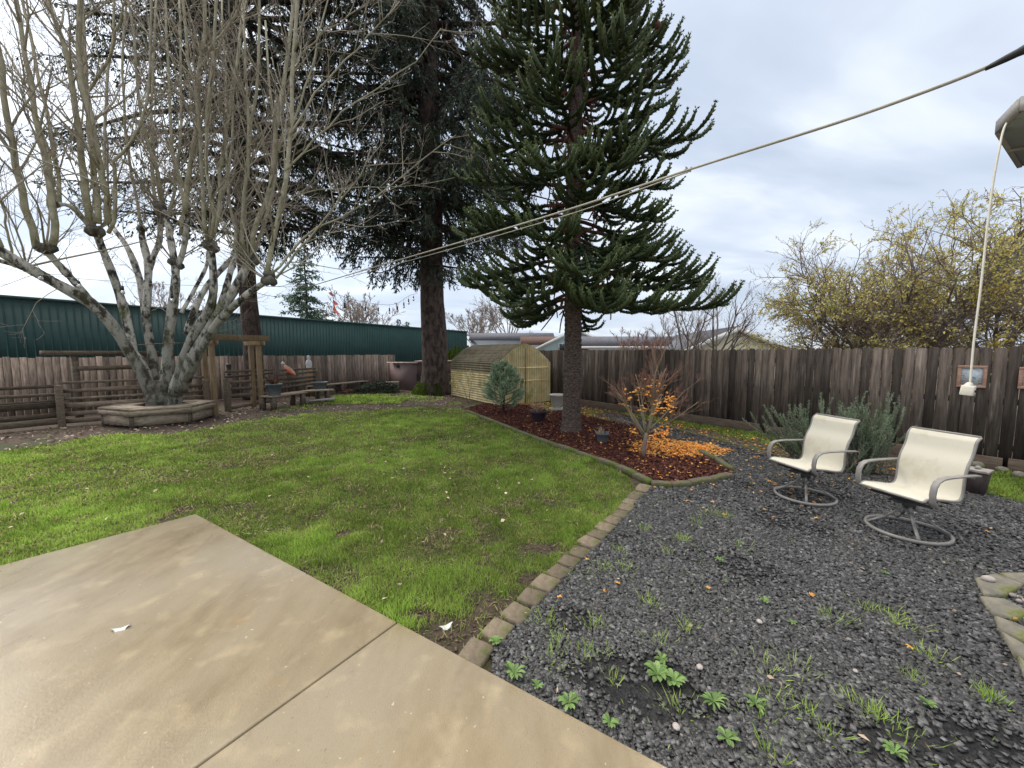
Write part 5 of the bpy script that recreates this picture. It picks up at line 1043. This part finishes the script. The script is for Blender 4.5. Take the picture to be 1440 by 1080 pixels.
# ------------------------------------------------------------------ dark conifers
def conifer(name, label, base, H, r0, zc, nb, Lfun, droop, leafm, seed, lean=(0, 0), flare=1.5, hang=.5, card=(.13, .045), dens=1.0, vis=None, taper=.75, grp=None, bl=.26, front=1.):
    global R
    keep = R; R = np.random.default_rng(seed)
    o = thing(name, label, 'tree', base, group=grp)
    t = MB(); zs = np.array([0, .15, .5, 1.2, 2.5, 4, 6, 9, 12, 16, 20, 25])*H/25.; zs = zs[zs <= H]
    rr = r0*(1-taper*zs/H); rr[:3] *= np.array([flare, 1+.5*(flare-1), 1+.2*(flare-1)])
    t.tube(np.c_[lean[0]*zs/H+.05*np.sin(zs), lean[1]*zs/H, zs], rr*(1+.04*np.sin(zs*3)), None, 16); t.build('trunk', M['firbark'], o, smooth=True)
    br = MB(); P_, D_, T_, S_ = [], [], [], []
    for i in range(nb):
        z = zc+(H-zc)*((i+R.random())/nb)**1.05; a = R.uniform(0, 2*PI); L_ = Lfun(z)*R.uniform(.65, 1.12)*(front if math.sin(a) < -.35 and math.cos(a) > -.93 else 1)
        if vis is not None and not vis(z, a): continue
        p = V3(lean[0]*z/H, lean[1]*z/H, z); d = V3(math.cos(a), math.sin(a), R.uniform(-.1, .25))
        P, de = wander(p, d, L_, 8, .07, -droop*.10)
        P[-3:, 2] += np.array([.01, .03, .08])*L_
        br.tube(P, .035+.012*L_, .008, 5)
        nbl = int(L_/bl*2*dens)+2
        for k in range(nbl):
            tt_ = R.uniform(.12, 1.0); q, dq = at_poly(P, tt_); sgn = 1 if k % 2 else -1
            sd_ = unit(np.cross(dq, V3(0, 0, 1)))*sgn; l = (L_*.30*(1.15-tt_)+.3)*R.uniform(.6, 1.25)
            dd_ = unit(sd_*R.uniform(.4, 1)+dq*.55+V3(0, 0, -hang*R.uniform(.2, 1.6)))
            Q, _ = wander(q, dd_, l, 5, .10, -hang*.22)
            br.tube(Q, .010, .004, 3)
            n = int(l/.035*dens); tq = R.random(n)*4; ii = np.minimum(tq.astype(int), 3); f = (tq-ii)[:, None]
            pc = Q[ii]*(1-f)+Q[ii+1]*f; dc = Q[ii+1]-Q[ii]; dc /= np.linalg.norm(dc, axis=1)[:, None]
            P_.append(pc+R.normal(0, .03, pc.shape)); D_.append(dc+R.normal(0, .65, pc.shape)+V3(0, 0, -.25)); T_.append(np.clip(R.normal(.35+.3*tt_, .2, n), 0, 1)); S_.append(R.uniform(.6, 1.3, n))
    br.build('branches', M['firbark'], o)
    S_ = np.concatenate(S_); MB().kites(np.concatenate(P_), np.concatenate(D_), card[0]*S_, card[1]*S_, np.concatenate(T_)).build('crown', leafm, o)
    R = keep; return o
c = G(611, 553)
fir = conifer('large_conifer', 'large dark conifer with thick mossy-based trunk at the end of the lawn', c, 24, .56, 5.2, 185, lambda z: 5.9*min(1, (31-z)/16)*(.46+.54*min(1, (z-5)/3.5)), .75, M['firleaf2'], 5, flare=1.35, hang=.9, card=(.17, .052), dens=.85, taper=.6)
b = MB(); n = 900; a = R.choice([-2.85, -2.3, -1.9, -1.2], n)+R.normal(0, .13, n); z = R.uniform(0, .55, n)**1.3; rr = .60+.35*(1-z/.5).clip(0, 1)*R.uniform(.5, 1, n)
b.kites(np.c_[np.cos(a)*rr, np.sin(a)*rr, z], np.c_[np.cos(a), np.sin(a), R.uniform(.2, 1, n)], .08, .05, R.random(n)); mo = b.build('moss_skirt', M['moss'], fir)
c = G(358, 560)
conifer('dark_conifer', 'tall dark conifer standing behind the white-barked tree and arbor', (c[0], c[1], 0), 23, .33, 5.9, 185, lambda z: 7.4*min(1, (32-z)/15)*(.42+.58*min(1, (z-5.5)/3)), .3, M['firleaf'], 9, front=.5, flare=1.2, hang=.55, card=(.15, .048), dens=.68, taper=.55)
c = A(432, 450, 41); conifer('young_cedar', 'layered green conifer beyond the green wall', (c[0], c[1], 0), 12.6, .2, 2.4, 100, lambda z: 3.9*(13-z)/10.5+.3, .3, leafmat('cedar_green', (.07, .12, .07), (.12, .19, .12), tval=(.5, 1.4)), 12, hang=.2, card=(.32, .11), dens=.5, flare=1.)
for i, (px, py, Y_, h) in enumerate(((560, 460, 55, 6.4), (572, 460, 57, 6.2))):
    c = A(px, 490, Y_); conifer('far_conifer', ('left' if i == 0 else 'right')+' one of two small conifers peeping over the green wall', (c[0], c[1], 0), h, .15, 1, 60, lambda z: 1.5*(6.6-z)/6+.15, .2, M['firleaf2'], 20+i, hang=.2, card=(.35, .14), dens=.35, flare=1., grp='two small far conifers')

# bare far trees
def bare(name, label, base, H, spread, seed, m, nb=9, grp=None, rmin=.012, r0=.2, th=.25, kids=(6, 6, 5)):
    global R
    keep = R; R = np.random.default_rng(seed); o = thing(name, label, 'tree', base, group=grp)
    t = MB(); P, d = wander([0, 0, 0], [0, 0, 1], H*th, 5, .04); t.tube(P, r0, r0*.75, 8)
    t.build('trunk', M['greybark'], o, smooth=True); c_ = MB()
    for i in range(nb):
        a = i*2.4+R.uniform(-.3, .3); e_ = R.uniform(.35, 1.15)
        grow(c_, P[-1]+[0, 0, -R.uniform(0, H*th*.4)], unit(V3(math.cos(a)*spread*e_, math.sin(a)*spread*e_, 1)), H*(1-th)*R.uniform(.75, 1.0)*(1.1-.25*e_), r0*.45, 0, kids=kids, ang=(.35, .9), fac=(.35, .6), up=.07, jit=.1, rmin=rmin, tint=(0, 1), maxl=3)
    c_.build('crown', m, o, smooth=True); R = keep; return o
c = A(503, 450, 42); bare('bare_tree', 'rounded leafless tree beyond the green wall behind the string lights', (c[0], c[1], 0), 8.2, 1.1, 31, M['twigfar'], nb=11, rmin=.022)
c = A(668, 460, 60); bare('bare_tree', 'faint leafless tree far behind between the two conifer trunks', (c[0], c[1], 0), 9.0, .9, 32, M['twigfar'], nb=9, rmin=.03)
c = A(715, 460, 50); bare('bare_tree', 'tall leafless tree far behind the shed', (c[0], c[1], 0), 11, .7, 33, M['twigfar'], nb=9, rmin=.025)
c = A(600, 462, 75); bare('bare_tree', 'low distant leafless tree left of the thick trunk', (c[0], c[1], 0), 6.3, 1.0, 38, M['twigfar'], nb=8, rmin=.03)
c = A(222, 420, 40); bare('bare_tree', 'leafless tree top showing above the green wall between the white stems', (c[0], c[1], 0), 9.0, .9, 34, M['twigfar'], nb=8, rmin=.02)
c = A(970, 470, 14.5); bare('fruit_tree', 'leafless fruit tree behind the fence in front of the cream house, left one', (c[0], c[1], 0), 4.0, .55, 35, M['greybark'], nb=6, rmin=.004, r0=.09, th=.3, kids=(6, 5, 4))
c = A(1012, 470, 14.0); bare('fruit_tree', 'leafless fruit tree with upright shoots behind the fence, right one', (c[0], c[1], 0), 4.1, .6, 36, M['greybark'], nb=6, rmin=.004, r0=.10, th=.3, kids=(6, 5, 4))
c = A(905, 470, 15.5); bare('shrub_tree', 'reddish leafless shrub behind the fence right of the big trunk', (c[0], c[1], 0), 2.9, 1.1, 37, M['redtwig'], nb=9, rmin=.007, r0=.08, th=.15, kids=(6, 5, 4))

# ------------------------------------------------------------------ yellow leaved tree (right)
def yellow_tree(label, base, H, spread, seed, nleaf, nb=13, mt='yleaf', lx=None):
    global R
    keep = R; R = np.random.default_rng(seed); o = thing('autumn_tree', label, 'tree', base, group='tangled trees with last yellow leaves behind the fence')
    t = MB(); P, d = wander([0, 0, 0], [0, 0, 1], 1.3, 5, .06); t.tube(P, .17, .13, 8); t.build('trunk', M['greybark'], o, smooth=True)
    tips = []; c_ = MB()
    for i in range(nb):
        a = i*2.4; e_ = (.25+1.25*((i*.618) % 1))*spread
        grow(c_, P[-1]-[0, 0, R.uniform(0, .5)], unit(V3(math.cos(a)*e_, math.sin(a)*e_, 1)), H*R.uniform(.55, .78), .042, 0, kids=(10, 8, 5), ang=(.4, 1.1), fac=(.3, .62), up=.03, jit=.16, rmin=.0045, tips=tips, tint=(0, 1), maxl=3, t0=.15)
    c_.build('limb_crown', M['greybark'], o, smooth=True)
    tp = np.concatenate(tips); k = R.choice(len(tp), min(nleaf, len(tp)), replace=False); q = tp[k]
    gx = fnoise(q[:, 0]+base[0], q[:, 2]*1.3+base[1], .9, 6); q = q[R.random(len(q)) < np.clip((gx-.42)*7, .10, 1)]
    n = len(q); MB().kites(q, R.normal(size=(n, 3))-[0, 0, .3], R.uniform(.045, .085, n), R.uniform(.025, .045, n), np.clip(R.normal(.6, .25, n), 0, 1), bend=.1).build('leaf_crown', M[mt], o)
    R = keep; return o
c = A(1285, 480, 10.6); yellow_tree('wide tangled tree with yellow leaves and upright top behind the fence', (c[0], c[1], 0), 5.4, 1.0, 41, 26000, nb=19)
c = A(1205, 480, 11.0); yellow_tree('lower tangled tree with yellow left crown beside the cream house', (c[0], c[1], 0), 3.9, 1.15, 42, 19000, nb=16)
c = A(1410, 480, 10.2); yellow_tree('tangled half-bare tree behind the fence at the right picture edge', (c[0], c[1], 0), 4.4, .9, 43, 12000, nb=14)
c = A(1560, 480, 9.0); yellow_tree('tangled tree behind the fence beyond the right picture edge', (c[0], c[1], 0), 4.0, .9, 44, 2500, nb=10)

# ------------------------------------------------------------------ monkey puzzle tree
mp_ = G(803, 606); o = thing('monkey_puzzle_tree', 'tall dark monkey puzzle tree with rope-like scaly branches rising from the mulch bed', 'tree', mp_)
R0 = R; R = np.random.default_rng(77)
t = MB(); zs = np.array([-.05, .1, .3, .8, 1.5, 2.2, 3, 4, 5.5, 7, 9, 11, 12.6]); rr = np.interp(zs, [-.05, .1, .3, 2.2, 7, 12.6], [.27, .23, .205, .185, .14, .04])
zz_ = np.arange(-.05, 12.6, .035); t.tube(np.c_[0*zz_+.02*np.sin(zz_), 0*zz_, zz_], np.interp(zz_, zs, rr)*(1+.035*np.sin(zz_*2*PI/.11)+R.normal(0, .012, len(zz_))), None, 16)
t.build('trunk', M['mpbark'], o, smooth=True)
ropes = MB(); spP, spD, spT = [], [], []; core = MB(); cones = MB(); tipsP = []
def rope(P, r0, r1, tip=True, dead=False, tb=.0):
    k = len(P); Ls = np.linalg.norm(np.diff(P, axis=0), axis=1).sum(); ns_ = max(4, int(Ls/.055)); 
    tt_ = np.linspace(0, k-1.001, ns_); ii = tt_.astype(int); f = (tt_-ii)[:, None]; Q = P[ii]*(1-f)+P[ii+1]*f; d = P[ii+1]-P[ii]; d /= np.linalg.norm(d, axis=1)[:, None]
    rad = np.linspace(r0, r1, ns_)
    for m_ in range(6):
        q = R.normal(size=(ns_, 3)); q -= (q*d).sum(1)[:, None]*d; q /= np.linalg.norm(q, axis=1)[:, None]
        spP.append(Q+q*rad[:, None]*.55); spD.append(q*.75+d*.9); spT.append(np.clip(tb+np.linspace(0, 1, ns_)**3*.8*(1 if tip else .2)+R.normal(.05, .12, ns_), 0, 1))
    rd = np.interp(np.linspace(0, 1, k), [0, .8, 1], [r0, r1*1.02, r1*.45])
    ropes.tube(P, rd, None, 7, tint=tb, tint1=min(1, tb+.45*(1 if tip else .3)))
def mpbranch(z, a, L_, e0=.1, droop=.1, dens=1.0):
    d = V3(math.cos(a), math.sin(a), e0); n = 9; pts = [V3(0, 0, z)]; dd_ = unit(d)
    for i in range(n-1):
        t_ = i/(n-1); dd_ = unit(dd_+V3(0, 0, -droop*(1-t_)*.9+.30*max(0, t_-.5)*1.5)+R.normal(0, .035, 3)); pts.append(pts[-1]+dd_*L_/(n-1))
    P = np.array(pts); k0 = 3
    core.tube(P[:k0+1], .042, .033, 6, tint=.5)
    rope(P[k0-1:], .036, .034)
    nb_ = int(L_*5.0*dens)+3
    for j in range(nb_):
        t_ = .26+.72*(j+R.random()*.6)/nb_; q, dq = at_poly(P, t_); sg = 1 if j % 2 else -1
        sd_ = unit(np.cross(dq, V3(0, 0, 1)))*sg
        l = min(L_*.44, (.40+.70*(1-t_)**.7*L_*.55))*R.uniform(.75, 1.25); hang = -.30 if t_ < .6 else -.05
        dv_ = unit(sd_*R.uniform(.65, 1.)+dq*R.uniform(.6, 1.)+V3(0, 0, hang+R.normal(0, .10)))
        pt = [q]; 
        for i in range(5):
            dv_ = unit(dv_+dq*.08+V3(0, 0, .08+.13*i)+R.normal(0, .03, 3)); pt.append(pt[-1]+dv_*l/5)
        P2 = np.array(pt); rope(P2, .028, .030)
        if l > .6 and R.random() < .55:
            q2, d2 = at_poly(P2, R.uniform(.35, .6)); dv2 = unit(d2+sd_*R.normal(0, .8)+dq*.4+V3(0, 0, .1)); pt = [q2]
            for i in range(4): dv2 = unit(dv2+V3(0, 0, .16)); pt.append(pt[-1]+dv2*l*.45/4)
            rope(np.array(pt), .027, .029)
    for j in range(2):   # dead drooping inner shoots
        q, dq = at_poly(P, R.uniform(.08, .3)); Pd, _ = wander(q, V3(R.normal(0, .5), R.normal(0, .5), -.8), R.uniform(.3, .7), 5, .15); core.tube(Pd, .018, .012, 4)
    return P
ends = []
zl = 2.7; kk = 0
while zl < 12.0:
    Lz = np.interp(zl, [2.3, 3.0, 4.5, 7, 9, 11, 12.3], [2.62, 2.65, 2.4, 2.0, 1.75, 1.25, .5])
    a = kk*2.39996+R.normal(0, .25); L_ = Lz*R.uniform(.62, 1.16)
    if zl < 3.4 and math.cos(a) > .6: L_ *= 1.16
    if zl < 4.5 and math.cos(a) < -.6: L_ *= .85
    ends.append(mpbranch(zl, a, L_, e0=np.interp(zl, [2.3, 4, 8, 12], [.08, .12, .25, .6])+R.normal(0, .08), droop=np.interp(zl, [2.3, 4, 8], [.15, .14, .08])*R.uniform(.7, 1.4)*(.55 if (zl < 4 and math.cos(a) > .5) else 1)))
    kk += 1; zl += np.interp(zl, [2.62, 3.4, 6, 12], [.050, .066, .074, .09])
core.build('bare_branch', M['deadwood'], o, smooth=True)
spP = np.concatenate(spP); spD = np.concatenate(spD); spT = np.concatenate(spT)
ropes.kites(spP, spD, .050, .030, spT, mid=.3)
ropes.build('crown', M['mpleaf'], o)
cm = mat('cone_brown', (.10, .035, .022), (.19, .075, .05), scale=30, rough=.9, bump=.01, vor=45)
cones_px = [(776, 12, 8.0), (822, 11, 8.3), (710, 47, 8.2), (923, 36, 8.2), (878, 100, 8.0), (912, 108, 8.1), (727, 12, 8.4), (825, 92, 8.4)]
for px, py, Y_ in cones_px:
    p = A(px, py, Y_); r_ = .085; th = np.linspace(0, PI, 9); prof = [(max(.001, r_*math.sin(q)), -r_*1.05*math.cos(q)) for q in th]
    MB().lathe(prof, 12, c=p, cap=False).build('cone', cm, o, smooth=True, world=True)
    st_ = MB(); b_ = V3(mp_[0]*.3+p[0]*.7, mp_[1]*.3+p[1]*.7, p[2]-.5); st_.tube([b_, (b_+p)/2-[0, 0, .08], p-[0, 0, .07]], .03, .03, 6, tint=.1); st_.build('cone_shoot', M['mpleaf'], o, world=True)
R = R0

# ------------------------------------------------------------------ small blue-green pine
c = G(708, 581); o = thing('small_pine', 'small blue-green pine in its own mulch ring in front of the shed', 'shrub', c)
tk = MB().tube([[0, 0, 0], [.02, 0, .5], [0, 0, 1.0], [0, .02, 1.45]], .035, .01, 6); Pn, Dn, Tn = [], [], []
H_ = 1.52
for i in range(46):
    z = .12+1.25*(i/46)**.95; a = i*2.4+R.normal(0, .2); L_ = np.interp(z, [.1, .35, .8, 1.2, 1.45], [.62, .68, .48, .28, .12])*R.uniform(.75, 1.15)
    P, _ = wander([0, 0, z], V3(math.cos(a), math.sin(a), .25), L_, 6, .08, .1); tk.tube(P, .012, .006, 4)
    subs = [P]
    for k in range(4): q, dq = at_poly(P, R.uniform(.35, .9)); Q, _ = wander(q, side_dir(dq, .7)+V3(0, 0, .2), L_*.4, 6, .08, .12); subs.append(Q); tk.tube(Q, .007, .004, 3)
    for Q in subs:
        n = 95; tq = (R.random(n)**.6)*4.99; ii = tq.astype(int); f = (tq-ii)[:, None]; dc = Q[ii+1]-Q[ii]; dc /= np.linalg.norm(dc, axis=1)[:, None]
        Pn.append(Q[ii]*(1-f)+Q[ii+1]*f); Dn.append(dc*.8+R.normal(0, .6, (n, 3))); Tn.append(np.clip(R.normal(.5, .25, n), 0, 1))
tk.build('trunk', M['firbark'], o); MB().kites(np.concatenate(Pn), np.concatenate(Dn), .085, .0085, np.concatenate(Tn)).build('crown', M['pineneedle'], o)
# small yellowish sapling beside shed wall
c = G(664, 566); o = thing('sapling', 'thin sapling with a few yellow leaves against the shed side', 'sapling', (c[0]-.1, c[1]-.2, 0))
b = MB(); tips = []; 
for _ in range(4): grow(b, [0, 0, 0], V3(R.normal(0, .25), R.normal(0, .2), 1), .95, .009, 1, kids=(0, 5, 3), up=.05, rmin=.003, tips=tips, maxl=3)
b.build('stem', M['greybark'], o); q = np.concatenate(tips); q = q[R.random(len(q)) < .4]; MB().kites(q, R.normal(size=q.shape), .06, .035, R.random(len(q))).build('leaves', M['yleaf'], o)

# ------------------------------------------------------------------ Japanese maple
c = G(905, 641); o = thing('japanese_maple', 'small bare maple with reddish twigs and a few orange leaves over a leaf carpet', 'tree', c)
t = MB(); t.tube([[0, 0, -.02], [.005, 0, .12], [.02, 0, .26], [.03, 0, .40]], np.array([.05, .036, .033, .036]), None, 9); t.build('trunk', M['greybark'], o, smooth=True)
b = MB(); tips = []; R0 = R; R = np.random.default_rng(5)
for i in range(9):
    a = i*2.4; e_ = .30+.95*((i*.618) % 1); r_ = .02 if i < 6 else .014
    grow(b, [.03, 0, .28+.015*i], unit(V3(math.cos(a)*e_*.85+.06, math.sin(a)*e_*.8, 1.0)), R.uniform(1.0, 1.3)*(1.0 if e_ < .9 else .85), r_, 0, kids=(6, 5, 5), ang=(.3, .75), fac=(.35, .6), up=.05, jit=.08, rmin=.0022, tips=tips, tint=(0, 1), maxl=3, t0=.25)
grow(b, [.02, 0, .3], V3(-1, -.1, .55), .6, .013, 1, kids=(0, 5, 4), ang=(.3, .7), up=.03, rmin=.0022, tips=tips, maxl=3); grow(b, [.03, 0, .36], V3(1, -.1, .42), 1.0, .014, 0, kids=(5, 4, 3), ang=(.3, .7), up=.03, rmin=.0022, tips=tips, maxl=3)
b.build('twig_crown', M['redtwig'], o, smooth=True)
tp = np.concatenate(tips); cl = []
for (x, y, z, s_, n) in ((-.28, 0, .98, .10, 9), (.25, -.1, .85, .12, 26), (.42, 0, .95, .09, 22), (.1, 0, .75, .1, 10), (-.1, 0, 1.1, .12, 12), (.12, -.15, .40, .08, 22), (.3, -.12, .43, .08, 24), (-.2, -.1, .45, .06, 8), (0, 0, .95, .25, 26), (.1, 0, 1.2, .25, 18)):
    cl.append(R.normal([x, y, z], s_*.7, (n, 3)))
cl = np.concatenate(cl); lv = MB()
nz = R.normal(0, .8, len(cl))
for k in range(5):
    a = R.uniform(0, 2*PI, len(cl)) if k == 0 else a+.7; lv.kites(cl, np.c_[np.cos(a), np.sin(a)*.7, nz*.6-.4], .045, .018, np.clip(R.normal(.7, .2, len(cl)), 0, 1))
lv.build('leaves', M['leaf'], o); R = R0

# ------------------------------------------------------------------ rosemary bushes
def rosemary(label, base, n, H, sx, seed, side=0.):
    global R
    keep = R; R = np.random.default_rng(seed); o = thing('rosemary_bush', label, 'shrub', base, group='rosemary bushes along the fence foot')
    st_ = MB(); Pn, Dn, Tn = [], [], []
    for i in range(n):
        a = R.uniform(0, 2*PI); e_ = R.uniform(.05, 1.1)*sx; L_ = H*R.uniform(.5, 1.12)
        P, _ = wander([R.normal(0, .12), R.normal(0, .10), 0], V3(math.cos(a)*e_+side, math.sin(a)*e_*.7, 1), L_, 8, .06, .06); st_.tube(P, .008, .004, 4)
        subs = [(P, 1.)]
        for k in range(3): q, dq = at_poly(P, R.uniform(.15, .7)); Q, _ = wander(q, side_dir(dq, .5)+V3(0, 0, .3), L_*R.uniform(.25, .5), 8, .05, .08); subs.append((Q, .8)); st_.tube(Q, .005, .003, 3)
        for Q, w_ in subs:
            m_ = int(np.linalg.norm(Q[-1]-Q[0])*340); tq = R.random(m_)*6.99; ii = tq.astype(int); f = (tq-ii)[:, None]; dc = Q[ii+1]-Q[ii]; dc /= np.linalg.norm(dc, axis=1)[:, None]
            Pn.append(Q[ii]*(1-f)+Q[ii+1]*f); Dn.append(dc*.9+R.normal(0, .5, (m_, 3))); Tn.append(np.clip(R.normal(.35, .2, m_)+.3*tq/7, 0, 1))
    st_.build('stems', M['greybark'], o); MB().kites(np.concatenate(Pn), np.concatenate(Dn), .034, .0075, np.concatenate(Tn)).build('foliage', M['rosemary'], o); R = keep
c = G(1150, 655); rosemary('sprawling rosemary bush left of and behind the farther chair', (c[0]+.05, c[1]+.1, 0), 34, 1.10, 1.25, 51, -.35)
c = G(1218, 668); rosemary('upright rosemary bush between the two chairs', (c[0]+.1, c[1]+.15, 0), 42, 1.12, .85, 52, .12)
